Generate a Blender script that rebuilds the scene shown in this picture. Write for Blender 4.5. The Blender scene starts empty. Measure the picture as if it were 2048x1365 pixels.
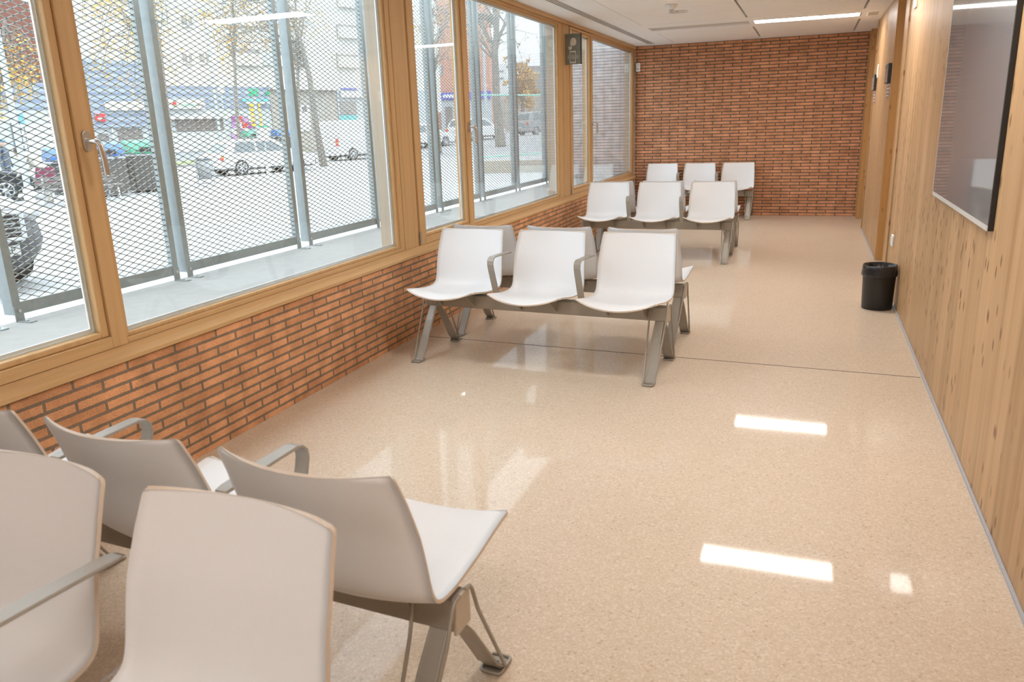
import bpy, math, random
from mathutils import Vector, Matrix
random.seed(7)
PI = math.pi
S = bpy.context.scene
COL = S.collection

# ------------------------------------------------------------------ camera
F_PX = 1558.89
R_ = Vector((0.93682644, 0.34826546, -0.03267087))
U_ = Vector((-0.06388777, 0.26218658, 0.96290007))
W_ = Vector((-0.3439107, 0.89998298, -0.26787322))
EYE = Vector((0, 0, 1.54))
cd = bpy.data.cameras.new('camera'); cam = bpy.data.objects.new('camera', cd); COL.objects.link(cam)
cam.matrix_world = Matrix(((R_.x, U_.x, -W_.x, EYE.x), (R_.y, U_.y, -W_.y, EYE.y), (R_.z, U_.z, -W_.z, EYE.z), (0, 0, 0, 1)))
cd.sensor_width = 36; cd.lens = F_PX / 2048 * 36; cd.clip_start = .05; cd.clip_end = 500
cd.dof.use_dof = True; cd.dof.focus_distance = 5.2; cd.dof.aperture_fstop = 5.0
S.camera = cam
S.view_settings.view_transform = 'Standard'; S.view_settings.look = 'None'
S.view_settings.gamma = 1; S.view_settings.use_curve_mapping = False
S.view_settings.exposure = 1.1

# ------------------------------------------------------------------ overcast sky
SKY = 1.55
LAMP = 14.0
w = bpy.data.worlds.new('sky'); S.world = w; w.use_nodes = True
nt = w.node_tree; nt.nodes.clear()
bg = nt.nodes.new('ShaderNodeBackground'); out = nt.nodes.new('ShaderNodeOutputWorld')
tc = nt.nodes.new('ShaderNodeTexCoord'); sx = nt.nodes.new('ShaderNodeSeparateXYZ'); rp = nt.nodes.new('ShaderNodeValToRGB')
nt.links.new(tc.outputs['Generated'], sx.inputs[0]); nt.links.new(sx.outputs['Z'], rp.inputs[0])
rp.color_ramp.elements[0].position = 0.0; rp.color_ramp.elements[0].color = (.62, .74, .86, 1)
rp.color_ramp.elements[1].position = 0.9; rp.color_ramp.elements[1].color = (1.75, 1.9, 2.1, 1)
nt.links.new(rp.outputs[0], bg.inputs[0]); bg.inputs[1].default_value = SKY
nt.links.new(bg.outputs[0], out.inputs[0])

# ------------------------------------------------------------------ measuring helpers
def ray(px, py):
    return R_ * ((px - 1024) / F_PX) + U_ * (-(py - 682.5) / F_PX) + W_
GZ = -0.1
def ground(px, py, z=GZ):
    d = ray(px, py); t = (z - EYE.z) / d.z; return EYE + d * t
def at(px, py, D):
    return EYE + ray(px, py) * D
def depth(p): return (Vector(p) - EYE).dot(W_)

# ------------------------------------------------------------------ materials
def mat(name, col, rough=.5, metal=0, spec=.5, emit=None, bump=None, noise=None, coat=0):
    m = bpy.data.materials.new(name); m.use_nodes = True; n = m.node_tree.nodes; l = m.node_tree.links
    b = n['Principled BSDF']; c4 = (*col, 1)
    b.inputs['Base Color'].default_value = c4; b.inputs['Roughness'].default_value = rough
    b.inputs['Metallic'].default_value = metal; b.inputs['Specular IOR Level'].default_value = spec
    if coat: b.inputs['Coat Weight'].default_value = coat; b.inputs['Coat Roughness'].default_value = .08
    if emit:
        b.inputs['Emission Color'].default_value = (*emit[0], 1); b.inputs['Emission Strength'].default_value = emit[1]
    t = n.new('ShaderNodeTexCoord'); nz = n.new('ShaderNodeTexNoise')
    l.new(t.outputs['Object'], nz.inputs['Vector'])
    sc, amt = noise or (40, .04)
    nz.inputs['Scale'].default_value = sc; nz.inputs['Detail'].default_value = 4
    mx = n.new('ShaderNodeMix'); mx.data_type = 'RGBA'
    mx.inputs[6].default_value = tuple(max(0, c * (1 - amt * 2)) for c in col) + (1,)
    mx.inputs[7].default_value = tuple(min(1, c * (1 + amt * 2)) for c in col) + (1,)
    l.new(nz.outputs['Fac'], mx.inputs[0]); l.new(mx.outputs[2], b.inputs['Base Color'])
    if bump:
        bp = n.new('ShaderNodeBump'); bp.inputs['Strength'].default_value = bump; bp.inputs['Distance'].default_value = .002
        l.new(nz.outputs['Fac'], bp.inputs['Height']); l.new(bp.outputs[0], b.inputs['Normal'])
    return m

class NT:
    def __init__(s, name):
        s.m = bpy.data.materials.new(name); s.m.use_nodes = True; s.t = s.m.node_tree; s.b = s.t.nodes['Principled BSDF']
    def n(s, k, **kw):
        o = s.t.nodes.new(k)
        for a, v in kw.items(): setattr(o, a, v)
        return o
    def l(s, a, b): s.t.links.new(a, b)
    def ramp(s, fac, stops):
        r = s.n('ShaderNodeValToRGB'); s.l(fac, r.inputs[0]); e = r.color_ramp.elements
        e[0].position, e[0].color = stops[0][0], (*stops[0][1], 1)
        e[1].position, e[1].color = stops[-1][0], (*stops[-1][1], 1)
        for p, c in stops[1:-1]:
            q = e.new(p); q.color = (*c, 1)
        return r.outputs[0]
    def mix(s, fac, a, b, mode='MIX'):
        m = s.n('ShaderNodeMix', data_type='RGBA', blend_type=mode)
        for i, v in ((0, fac), (6, a), (7, b)):
            if isinstance(v, (int, float)): m.inputs[i].default_value = v
            elif isinstance(v, tuple): m.inputs[i].default_value = (*v, 1)
            else: s.l(v, m.inputs[i])
        return m.outputs[2]
    def math(s, op, a, b=0.0):
        m = s.n('ShaderNodeMath', operation=op)
        for i, v in ((0, a), (1, b)):
            if isinstance(v, (int, float)): m.inputs[i].default_value = v
            else: s.l(v, m.inputs[i])
        return m.outputs[0]

def brick_mat(name, axis, c1, c2, mortar, bw=.28, rh=.0472, ox=0.0, oz=0.0):
    k = NT(name); tcx = k.n('ShaderNodeTexCoord'); sp = k.n('ShaderNodeSeparateXYZ'); cb = k.n('ShaderNodeCombineXYZ')
    k.l(tcx.outputs['Object'], sp.inputs[0]); k.l(k.math('ADD', sp.outputs[axis], ox), cb.inputs[0]); k.l(k.math('ADD', sp.outputs['Z'], oz), cb.inputs[1])
    # slightly irregular edges
    nz0 = k.n('ShaderNodeTexNoise'); nz0.inputs['Scale'].default_value = 60; k.l(tcx.outputs['Object'], nz0.inputs['Vector'])
    vm = k.n('ShaderNodeVectorMath', operation='MULTIPLY_ADD'); vm.inputs[1].default_value = (.004, .004, 0)
    k.l(nz0.outputs['Color'], vm.inputs[0]); k.l(cb.outputs[0], vm.inputs[2])
    br = k.n('ShaderNodeTexBrick'); br.offset = .5; k.l(vm.outputs[0], br.inputs['Vector'])
    br.inputs['Scale'].default_value = 1; br.inputs['Brick Width'].default_value = bw; br.inputs['Row Height'].default_value = rh
    br.inputs['Mortar Size'].default_value = .0072; br.inputs['Mortar Smooth'].default_value = .15; br.inputs['Bias'].default_value = 0
    br.inputs['Color1'].default_value = (*c1, 1); br.inputs['Color2'].default_value = (*c2, 1); br.inputs['Mortar'].default_value = (*mortar, 1)
    n1 = k.n('ShaderNodeTexNoise'); n1.inputs['Scale'].default_value = 9; n1.inputs['Detail'].default_value = 6; k.l(tcx.outputs['Object'], n1.inputs['Vector'])
    n2 = k.n('ShaderNodeTexNoise'); n2.inputs['Scale'].default_value = 180; n2.inputs['Detail'].default_value = 3; k.l(tcx.outputs['Object'], n2.inputs['Vector'])
    v1 = k.ramp(n1.outputs['Fac'], [(.3, (.78, .76, .74)), (.7, (1.15, 1.12, 1.1))])
    v2 = k.ramp(n2.outputs['Fac'], [(.32, (.72, .7, .7)), (.45, (1, 1, 1)), (1, (1.05, 1.05, 1.05))])
    c = k.mix(1, br.outputs['Color'], v1, 'MULTIPLY'); c = k.mix(1, c, v2, 'MULTIPLY')
    k.l(c, k.b.inputs['Base Color']); k.b.inputs['Roughness'].default_value = .8; k.b.inputs['Specular IOR Level'].default_value = .25
    h = k.math('SUBTRACT', 1, br.outputs['Fac']); h = k.math('ADD', h, k.math('MULTIPLY', n2.outputs['Fac'], .25))
    bp = k.n('ShaderNodeBump'); bp.inputs['Strength'].default_value = .8; bp.inputs['Distance'].default_value = .008
    k.l(h, bp.inputs['Height']); k.l(bp.outputs[0], k.b.inputs['Normal'])
    return k.m

def wood_mat(name, axis, light, dark, sc=1.0, knots=0.0, boards=0.0, rough=.45, spec=.4):
    k = NT(name); tcx = k.n('ShaderNodeTexCoord'); mp = k.n('ShaderNodeMapping'); k.l(tcx.outputs['Object'], mp.inputs[0])
    s_ = [28, 28, 28]; s_[axis] = .9; mp.inputs['Scale'].default_value = [v * sc for v in s_]
    nz = k.n('ShaderNodeTexNoise'); nz.inputs['Scale'].default_value = 1; nz.inputs['Detail'].default_value = 5; nz.inputs['Roughness'].default_value = .6
    nz.inputs['Distortion'].default_value = .5
    k.l(mp.outputs[0], nz.inputs['Vector'])
    c = k.ramp(nz.outputs['Fac'], [(.25, dark), (.5, tuple((a * 2 + b) / 3 for a, b in zip(light, dark))), (.72, light)])
    if boards:
        sp = k.n('ShaderNodeSeparateXYZ'); k.l(tcx.outputs['Object'], sp.inputs[0])
        q = k.math('DIVIDE', sp.outputs['Y'], boards); fl = k.math('FLOOR', q); fr = k.math('FRACT', q)
        wn = k.n('ShaderNodeTexWhiteNoise', noise_dimensions='1D'); k.l(fl, wn.inputs['W'])
        tone = k.ramp(wn.outputs['Value'], [(0, (.88, .85, .8)), (1, (1.08, 1.07, 1.06))])
        c = k.mix(1, c, tone, 'MULTIPLY')
        edge = k.math('LESS_THAN', fr, .012); c = k.mix(k.math('MULTIPLY', edge, .45), c, tuple(v * .45 for v in dark))
    if knots:
        s2 = k.n('ShaderNodeSeparateXYZ'); k.l(tcx.outputs['Object'], s2.inputs[0]); cb2 = k.n('ShaderNodeCombineXYZ')
        k.l(k.math('MULTIPLY', k.math('ADD', s2.outputs['Y'], s2.outputs['X']), 11), cb2.inputs[0]); k.l(k.math('MULTIPLY', s2.outputs['Z'], 4.4), cb2.inputs[1])
        vo = k.n('ShaderNodeTexVoronoi', voronoi_dimensions='2D'); vo.inputs['Scale'].default_value = 1; k.l(cb2.outputs[0], vo.inputs['Vector'])
        nn = k.n('ShaderNodeTexNoise'); nn.inputs['Scale'].default_value = 1.7; nn.inputs['Detail'].default_value = 2; k.l(tcx.outputs['Object'], nn.inputs['Vector'])
        sel = k.ramp(nn.outputs['Fac'], [(.44, (0, 0, 0)), (.52, (1, 1, 1))])
        d = k.ramp(vo.outputs['Distance'], [(.075, (1, 1, 1)), (.145, (0, 0, 0))])
        f = k.math('MULTIPLY', k.math('MULTIPLY', d, sel), knots)
        c = k.mix(f, c, (.17, .06, .02))
    k.l(c, k.b.inputs['Base Color']); k.b.inputs['Roughness'].default_value = rough; k.b.inputs['Specular IOR Level'].default_value = spec
    return k.m

def terrazzo():
    k = NT('polished beige terrazzo'); tcx = k.n('ShaderNodeTexCoord')
    def vor(sc):
        v = k.n('ShaderNodeTexVoronoi'); v.inputs['Scale'].default_value = sc; k.l(tcx.outputs['Object'], v.inputs['Vector']); return v
    a = vor(170); b = vor(75)
    sa = k.n('ShaderNodeSeparateColor'); k.l(a.outputs['Color'], sa.inputs[0])
    sb = k.n('ShaderNodeSeparateColor'); k.l(b.outputs['Color'], sb.inputs[0])
    base = (.60, .475, .35)
    c = k.ramp(sa.outputs[0], [(0, (.58, .465, .345)), (.45, (.64, .515, .385)), (.75, (.67, .545, .415)), (1, (.72, .62, .50))])
    chip = k.math('MULTIPLY', k.math('GREATER_THAN', sb.outputs[1], .93), k.math('LESS_THAN', b.outputs['Distance'], .42))
    c = k.mix(k.math('MULTIPLY', chip, .4), c, (.36, .25, .16))
    chip2 = k.math('MULTIPLY', k.math('LESS_THAN', sb.outputs[1], .10), k.math('LESS_THAN', b.outputs['Distance'], .45))
    c = k.mix(k.math('MULTIPLY', chip2, .3), c, (.80, .73, .63))
    nz = k.n('ShaderNodeTexNoise'); nz.inputs['Scale'].default_value = .8; nz.inputs['Detail'].default_value = 3; k.l(tcx.outputs['Object'], nz.inputs['Vector'])
    tone = k.ramp(nz.outputs['Fac'], [(.3, (.95, .94, .93)), (.7, (1.03, 1.03, 1.03))])
    c = k.mix(1, c, tone, 'MULTIPLY'); k.l(c, k.b.inputs['Base Color'])
    k.b.inputs['Roughness'].default_value = .42; k.b.inputs['Specular IOR Level'].default_value = .35
    pol = k.n('ShaderNodeBsdfPrincipled'); k.l(c, pol.inputs['Base Color']); pol.inputs['Roughness'].default_value = .045; pol.inputs['Specular IOR Level'].default_value = .4
    mxs = k.n('ShaderNodeMixShader'); mxs.inputs[0].default_value = .5; k.l(k.b.outputs[0], mxs.inputs[1]); k.l(pol.outputs[0], mxs.inputs[2]); k.l(mxs.outputs[0], k.t.nodes['Material Output'].inputs[0])
    nb = k.n('ShaderNodeTexNoise'); nb.inputs['Scale'].default_value = 3.5; k.l(tcx.outputs['Object'], nb.inputs['Vector'])
    bp = k.n('ShaderNodeBump'); bp.inputs['Strength'].default_value = .02; bp.inputs['Distance'].default_value = .01
    k.l(nb.outputs['Fac'], bp.inputs['Height']); k.l(bp.outputs[0], k.b.inputs['Normal']); k.l(bp.outputs[0], pol.inputs['Normal'])
    return k.m

def glass_mat(name, tint=(.97, .99, .985), r0=.045):
    k = NT(name); k.t.nodes.remove(k.b)
    tr = k.n('ShaderNodeBsdfTransparent'); tr.inputs[0].default_value = (*tint, 1)
    gl = k.n('ShaderNodeBsdfGlossy'); gl.inputs['Roughness'].default_value = .0
    lw = k.n('ShaderNodeLayerWeight'); lw.inputs['Blend'].default_value = .5
    p = k.math('POWER', lw.outputs['Facing'], 5); f = k.math('ADD', k.math('MULTIPLY', p, 1 - r0), r0)
    ms = k.n('ShaderNodeMixShader'); k.l(f, ms.inputs[0]); k.l(tr.outputs[0], ms.inputs[1]); k.l(gl.outputs[0], ms.inputs[2])
    k.l(ms.outputs[0], k.t.nodes['Material Output'].inputs[0]); return k.m

def stripes_mat(name, a, b, axis, period, duty=.5, rough=.6):
    k = NT(name); tcx = k.n('ShaderNodeTexCoord'); sp = k.n('ShaderNodeSeparateXYZ'); k.l(tcx.outputs['Object'], sp.inputs[0])
    fr = k.math('FRACT', k.math('DIVIDE', sp.outputs[axis], period)); f = k.math('LESS_THAN', fr, duty)
    k.l(k.mix(f, a, b), k.b.inputs['Base Color']); k.b.inputs['Roughness'].default_value = rough; return k.m

M = {}
M['brick_left'] = brick_mat('orange brick along window wall', 'Y', (.82, .44, .235), (.66, .335, .17), (.27, .21, .155), ox=-2.038 + 28, oz=13 * .0472 - .604)
M['brick_back'] = brick_mat('orange brick of end wall', 'X', (.70, .345, .19), (.55, .255, .13), (.15, .12, .09), bw=.272, rh=.0478)
M['wood_v'] = wood_mat('window timber upright', 2, (.68, .44, .21), (.55, .335, .15))
M['wood_h'] = wood_mat('window timber lengthwise', 1, (.68, .44, .21), (.55, .335, .15))
M['wood_out'] = wood_mat('outdoor pale timber', 2, (.50, .42, .33), (.42, .34, .25))  # beige cast of the sky light put into the outer reveal colour
M['clt'] = wood_mat('knotty spruce panelling', 2, (.59, .385, .21), (.37, .205, .085), .5, knots=.9, boards=.235, rough=.42, spec=.3)
M['jamb'] = wood_mat('orange door timber', 2, (.52, .28, .10), (.40, .20, .065), knots=.5)
M['floor'] = terrazzo()
M['plaster'] = mat('white plaster', (.93, .92, .91), .75, noise=(8, .01))
M['tile'] = mat('white ceiling tile', (.93, .91, .88), .85, noise=(300, .015), bump=.15)
M['recess'] = mat('grey recess lining', (.62, .57, .52), .8)  # recess shade put into a colour darker than the plaster
M['black'] = mat('black slot', (.015, .015, .015), .5)
M['shell'] = mat('white laminate shell', (.79, .785, .785), .38, spec=.4, noise=(120, .008))
M['ply'] = mat('beech edge of shell', (.68, .57, .46), .5)  # warm light bounced off the floor, put into the shell edge colour
M['alu'] = mat('warm grey painted aluminium', (.36, .325, .275), .38, metal=.25, noise=(200, .03))
M['steel'] = mat('brushed steel', (.62, .60, .57), .28, metal=1, noise=(80, .03))
M['spacer'] = mat('bright aluminium spacer', (.80, .82, .84), .3, metal=.6)
M['rubber'] = mat('black rubber seal', (.02, .02, .022), .6)
M['glass'] = glass_mat('double glazing')
M['galv'] = mat('galvanised steel', (.30, .33, .325), .42, metal=.55, noise=(25, .09))
M['galvmesh'] = mat('galvanised expanded metal', (.35, .385, .365), .5, metal=.35, noise=(30, .08))
M['concrete'] = mat('pale concrete', (.33, .325, .305), .9, noise=(14, .06), bump=.4)
M['street'] = mat('pale pavement', (.29, .29, .29), .9, noise=(1.3, .05))
M['asphalt'] = mat('pale asphalt', (.24, .24, .245), .9, noise=(2, .05))
M['grass'] = mat('grass', (.18, .21, .08), .9, noise=(9, .2))
M['outbrick'] = brick_mat('pale outdoor brick', 'X', (.66, .625, .61), (.61, .575, .56), (.40, .40, .42), bw=.272, rh=.0478)
M['binblack'] = mat('black plastic', (.012, .011, .011), .35, noise=(20, .1))
M['bag'] = mat('black bin liner', (.02, .02, .022), .22, bump=.9, noise=(38, .2))
M['signgrey'] = mat('sage grey sign', (.20, .21, .18), .55)
M['signwhite'] = mat('off white print', (.66, .62, .56), .6)
M['board'] = mat('glossy grey glass board', (.225, .228, .235), .04, spec=.22, noise=(3, .01))
M['white'] = mat('white plastic', (.80, .79, .77), .4)
M['greyrim'] = mat('light grey board rim', (.62, .60, .57), .4)
M['lamp'] = mat('lit lamp diffuser', (.9, .9, .9), .5, emit=((1, .965, .93), LAMP))
M['acrylic'] = mat('grey acrylic plate', (.42, .37, .36), .15)
M['paper'] = mat('paper', (.75, .74, .72), .7)
M['joint'] = mat('grey floor joint', (.42, .43, .46), .5)
M['seamdark'] = mat('dark joint filler', (.07, .055, .045), .7)

# ------------------------------------------------------------------ mesh builder
class MB:
    def __init__(s): s.v = []; s.f = []; s.mi = []; s.sm = []
    def add(s, vs, fs, mi=0, smooth=False):
        o = len(s.v); s.v += [tuple(v) for v in vs]
        for f in fs: s.f.append(tuple(i + o for i in f)); s.mi.append(mi); s.sm.append(smooth)
        return s
    def box(s, a, b, mi=0):
        x0, y0, z0 = a; x1, y1, z1 = b
        x0, x1 = min(x0, x1), max(x0, x1); y0, y1 = min(y0, y1), max(y0, y1); z0, z1 = min(z0, z1), max(z0, z1)
        return s.add([(x0, y0, z0), (x1, y0, z0), (x1, y1, z0), (x0, y1, z0), (x0, y0, z1), (x1, y0, z1), (x1, y1, z1), (x0, y1, z1)],
                     [(0, 3, 2, 1), (4, 5, 6, 7), (0, 1, 5, 4), (1, 2, 6, 5), (2, 3, 7, 6), (3, 0, 4, 7)], mi)
    def cbox(s, c, sz, mi=0):
        return s.box([c[i] - sz[i] / 2 for i in range(3)], [c[i] + sz[i] / 2 for i in range(3)], mi)
    def prism(s, prof, axis, a, b, mi=0):
        # prof: list of 2D points (the two other axes in order), extruded along axis
        n = len(prof); vs = []
        for t in (a, b):
            for p in prof:
                q = list(p); q.insert(axis, t); vs.append(q)
        fs = [tuple(range(n - 1, -1, -1)), tuple(range(n, 2 * n))] + [(i, (i + 1) % n, n + (i + 1) % n, n + i) for i in range(n)]
        return s.add(vs, fs, mi)
    def tube(s, pts, r, n=10, mi=0, cap=True):
        pts = [Vector(p) for p in pts]; rs = r if isinstance(r, (list, tuple)) else [r] * len(pts)
        up = None; rings = []
        for i, p in enumerate(pts):
            d = (pts[min(i + 1, len(pts) - 1)] - pts[max(i - 1, 0)]).normalized()
            if up is None:
                up = Vector((0, 0, 1)) if abs(d.z) < .9 else Vector((1, 0, 0))
            sd = d.cross(up).normalized(); up = sd.cross(d).normalized()
            rings.append([p + (sd * math.cos(2 * PI * k / n) + up * math.sin(2 * PI * k / n)) * rs[i] for k in range(n)])
        vs = [v for rg in rings for v in rg]
        fs = [(i * n + k, i * n + (k + 1) % n, (i + 1) * n + (k + 1) % n, (i + 1) * n + k) for i in range(len(pts) - 1) for k in range(n)]
        s.add(vs, fs, mi, True)
        if cap:
            s.add(rings[0], [tuple(range(n))], mi); s.add(rings[-1], [tuple(range(n - 1, -1, -1))], mi)
        return s
    def strip(s, pts, wid, th, side, mi=0):
        # flat bar following pts; side = unit vector of its width; th measured across
        pts = [Vector(p) for p in pts]; side = Vector(side); ws = wid if isinstance(wid, (list, tuple)) else [wid] * len(pts)
        vs = []
        for i, p in enumerate(pts):
            d = (pts[min(i + 1, len(pts) - 1)] - pts[max(i - 1, 0)]).normalized(); nrm = d.cross(side).normalized()
            for a, b in ((-1, -1), (1, -1), (1, 1), (-1, 1)): vs.append(p + side * (a * ws[i] / 2) + nrm * (b * th / 2))
        m = len(pts); fs = [(3, 2, 1, 0), (4 * m - 4, 4 * m - 3, 4 * m - 2, 4 * m - 1)]
        for i in range(m - 1):
            for k in range(4): fs.append((4 * i + k, 4 * i + (k + 1) % 4, 4 * i + 4 + (k + 1) % 4, 4 * i + 4 + k))
        return s.add(vs, fs, mi)
    def lathe(s, prof, n=32, c=(0, 0, 0), mi=0, smooth=True):
        vs = [(c[0] + r * math.cos(2 * PI * k / n), c[1] + r * math.sin(2 * PI * k / n), c[2] + z) for r, z in prof for k in range(n)]
        fs = [(i * n + k, i * n + (k + 1) % n, (i + 1) * n + (k + 1) % n, (i + 1) * n + k) for i in range(len(prof) - 1) for k in range(n)]
        return s.add(vs, fs, mi, smooth)
    def sphere(s, c, r, n=12, mi=0, sc=(1, 1, 1)):
        m = n // 2; vs = []
        for i in range(m + 1):
            t = PI * i / m
            for k in range(n): vs.append((c[0] + sc[0] * r * math.sin(t) * math.cos(2 * PI * k / n), c[1] + sc[1] * r * math.sin(t) * math.sin(2 * PI * k / n), c[2] + sc[2] * r * math.cos(t)))
        fs = [(i * n + k, (i + 1) * n + k, (i + 1) * n + (k + 1) % n, i * n + (k + 1) % n) for i in range(m) for k in range(n)]
        return s.add(vs, fs, mi, True)
    def xf(s, mtx, start=0):
        s.v[start:] = [tuple(mtx @ Vector(v)) for v in s.v[start:]]; return s
    def build(s, name, mats, parent=None, bevel=0, loc=None):
        me = bpy.data.meshes.new(name); me.from_pydata(s.v, [], s.f); me.update()
        if not isinstance(mats, (list, tuple)): mats = [mats]
        for m in mats: me.materials.append(M[m] if isinstance(m, str) else m)
        me.polygons.foreach_set('material_index', s.mi); me.polygons.foreach_set('use_smooth', s.sm); me.update()
        o = bpy.data.objects.new(name, me); COL.objects.link(o)
        if parent: o.parent = parent
        if loc: o.location = loc
        if bevel:
            b = o.modifiers.new('bevel', 'BEVEL'); b.width = bevel; b.segments = 2; b.limit_method = 'ANGLE'
        return o

def tag(o, label=None, cat=None, group=None, kind=None):
    if label: o['label'] = label
    if cat: o['category'] = cat
    if group: o['group'] = group
    if kind: o['kind'] = kind
    return o
def empty(name, loc=(0, 0, 0), rz=0):
    o = bpy.data.objects.new(name, None); COL.objects.link(o); o.location = loc; o.rotation_euler = (0, 0, rz); o.empty_display_size = .1; return o
def copy_tree(o, parent=None):
    c = o.copy(); COL.objects.link(c); c.parent = parent
    for ch in list(o.children): copy_tree(ch, c)
    return c
def structure(o): o['kind'] = 'structure'; return o
def text_mesh(body, size, mtx, material, name, parent, ext=.001, align='CENTER'):
    cu = bpy.data.curves.new(name, 'FONT'); cu.body = body; cu.size = size; cu.extrude = ext; cu.align_x = align; cu.align_y = 'CENTER'
    t = bpy.data.objects.new(name + '_tmp', cu); COL.objects.link(t)
    dg = bpy.context.evaluated_depsgraph_get(); me = bpy.data.meshes.new_from_object(t.evaluated_get(dg))
    bpy.data.objects.remove(t); bpy.data.curves.remove(cu)
    me.name = name; me.transform(mtx); me.materials.clear(); me.materials.append(material)
    o = bpy.data.objects.new(name, me); COL.objects.link(o); o.parent = parent; return o

# ------------------------------------------------------------------ room shell
XL, XR, ZC, YB, YF, ZS = -2.743, .718, 2.676, 13.2, -5.6, .604
structure(MB().box((XL - .15, YF, -.12), (XR + .35, YB, 0)).build('floor', 'floor'))
structure(MB().box((XL - .15, YF, 0.001), (XL, YB, ZS)).build('wall_left', 'brick_left'))
structure(MB().box((XL + .001, YB, -.12), (XR + .35, YB + .15, 3.1)).build('wall_back', 'brick_back'))
structure(MB().box((XL - .15, YF - .15, -.12), (XR + .35, YF, 3.1)).build('wall_front', 'plaster'))
structure(MB().box((XL - .2, YF, ZC + .012), (XL + .0, YB + .15, 3.25)).build('trim_7', 'plaster'))
# right wall: spruce panels with two door openings
N1, N2, N3, N4 = 8.27, 9.20, 11.80, 12.85
wr = MB().box((XR, YF, 0.001), (XR + .2, 7.87, ZC + .02)).box((XR, N2, 0.001), (XR + .2, N3 - .1, ZC + .02)); structure(wr.build('wall_right', 'clt'))
structure(MB().box((XR + .2, YF, -.1), (XR + .35, YB, 3.1)).build('wall_outer', 'plaster'))
# door_1 
def door(idx, y0, y1, ny0, yend, xface=XR):
    d = structure(empty('door_%d' % idx, (XR, y0, 0)))
    MB().box((-.012, 0, .002), (.2, (ny0 - y0) * .45, ZC + .01)).build('architrave', 'clt', d, .003)
    MB().box((-.004, (ny0 - y0) * .47, .002), (.2, ny0 - y0, ZC + .01)).build('door_frame', 'jamb', d, .003)
    MB().box((.13, ny0 - y0 + .004, .01), (.17, y1 - y0 - .01, 2.55)).build('door_leaf', 'jamb', d, .002)
    MB().box((.10, ny0 - y0 + .004, 2.556), (.17, y1 - y0 - .01, ZC + .01)).build('door_head', 'jamb', d, .002)
    if yend > y1: MB().box((xface - XR, y1 - y0, .002), (.2, yend - y0, ZC + .01)).build('door_jamb', 'jamb', d, .002)
    return d
door(1, 7.875, N2 - .03, N1, N2 - .002)
door(2, N3 - .098, N4, N3 + .02, YB - .002, XR - .02)
# skirting joint on the right
structure(MB().box((XR - .012, YF, .001), (XR - .001, 7.8, .012)).box((XR - .012, N2, .001), (XR - .001, 11.68, .012)).build('baseboard_right', 'joint'))
# floor joint
structure(MB().prism([(-2.70, 5.146), (.70, 4.986), (.70, 4.992), (-2.70, 5.152)], 2, .0003, .0012).build('trim_8', 'seamdark'))

# ceiling
X0, X1, X2, X3 = -2.08, -.832, -.808, .452
bands = [(-5.6, -5.59), (-4.58, -3.5), (-.83, .25), (2.93, 4.02), (6.60, 7.67), (10.35, 11.41)]     # solid strips carrying the lamps
ce = MB()
ce.box((XL - .0, YF, ZC + .05), (XR + .35, YB, ZC + .2))
cl = MB()
cl.box((XL, YF, ZC), (-2.488, YB, ZC + .049)).box((-2.378, YF, ZC), (X0 - .004, YB, ZC + .049)).box((-2.488, 12.88, ZC), (-2.378, YB, ZC + .049))
cl.box((X3 + .03, YF, ZC), (XR + .35, YB, ZC + .049))
cl.box((X0 - .004, 12.92, ZC), (X3 + .03, YB, ZC + .049))
LY = [(-4.17, -3.83), (-.42, -.08), (3.33, 3.67), (7.0, 7.34), (10.75, 11.09)]  # first entry is an added unseen lamp that brightens the near seat backs
for (a, b), (l0, l1) in zip(bands[1:], LY):
    cl.box((X0 - .004, a, ZC), (X3 + .03, l0, ZC + .049)).box((X0 - .004, l1, ZC), (X3 + .03, b, ZC + .049))
    cl.box((X1 + .0, l0, ZC), (X2 + .03, l1, ZC + .049)).box((X3 + .008, l0, ZC), (X3 + .03, l1, ZC + .049))
ceil = structure(ce.build('ceiling', 'recess'))
cl.build('plaster_border', 'plaster', ceil)
for (a0, a1) in [(bands[i][1], bands[i + 1][0]) for i in range(5)] + [(bands[5][1], 12.92)]:
    n = max(2, round((a1 - a0) / .7)); st = (a1 - a0) / n
    for i in range(n):
        for (xa, xb) in ((X0, X1), (X2, X3)):
            MB().box((xa, a0 + i * st + .002, ZC + .001), (xb, a0 + (i + 1) * st - .002, ZC + .03)).build('ceiling_tile', 'tile', ceil)
for (l0, l1) in LY:   # blank cover beside each lamp, its recess shade put into the darker colour
    MB().box((X0, l0 + .006, ZC + .016), (X1 - .004, l1 - .006, ZC + .04)).build('blank_cover', 'recess', ceil)

# ceiling lamps
lab = ['linear ceiling lamp far behind the camera', 'linear ceiling lamp behind the camera over the near seats', 'linear ceiling lamp over the near end of the room, nearest the camera',
       'linear ceiling lamp over the middle seats, reflected in the near large window', 'lit linear ceiling lamp nearest the brick end wall']
for (l0, l1), lb in zip(LY, lab):
    t = tag(empty('ceiling_light', ((X2 + .03 + X3) / 2, (l0 + l1) / 2, ZC)), lb, 'ceiling light', 'linear ceiling lamps')
    hx = (X3 - X2 - .03) / 2; hy = (l1 - l0) / 2
    m = MB(); m.box((-hx, -hy, .0), (-hx + .01, hy, .03)).box((hx - .01, -hy, 0), (hx, hy, .03)).box((-hx + .01, -hy, 0), (hx - .01, -hy + .01, .03)).box((-hx + .01, hy - .01, 0), (hx - .01, hy, .03)).box((-hx + .01, -hy + .01, .02), (hx - .01, hy - .01, .04))
    m.build('lamp_frame', 'white', t)
    MB().box((-hx + .011, -hy + .011, .003), (hx - .011, hy - .011, .012)).build('lamp_diffuser', 'lamp', t)

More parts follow.
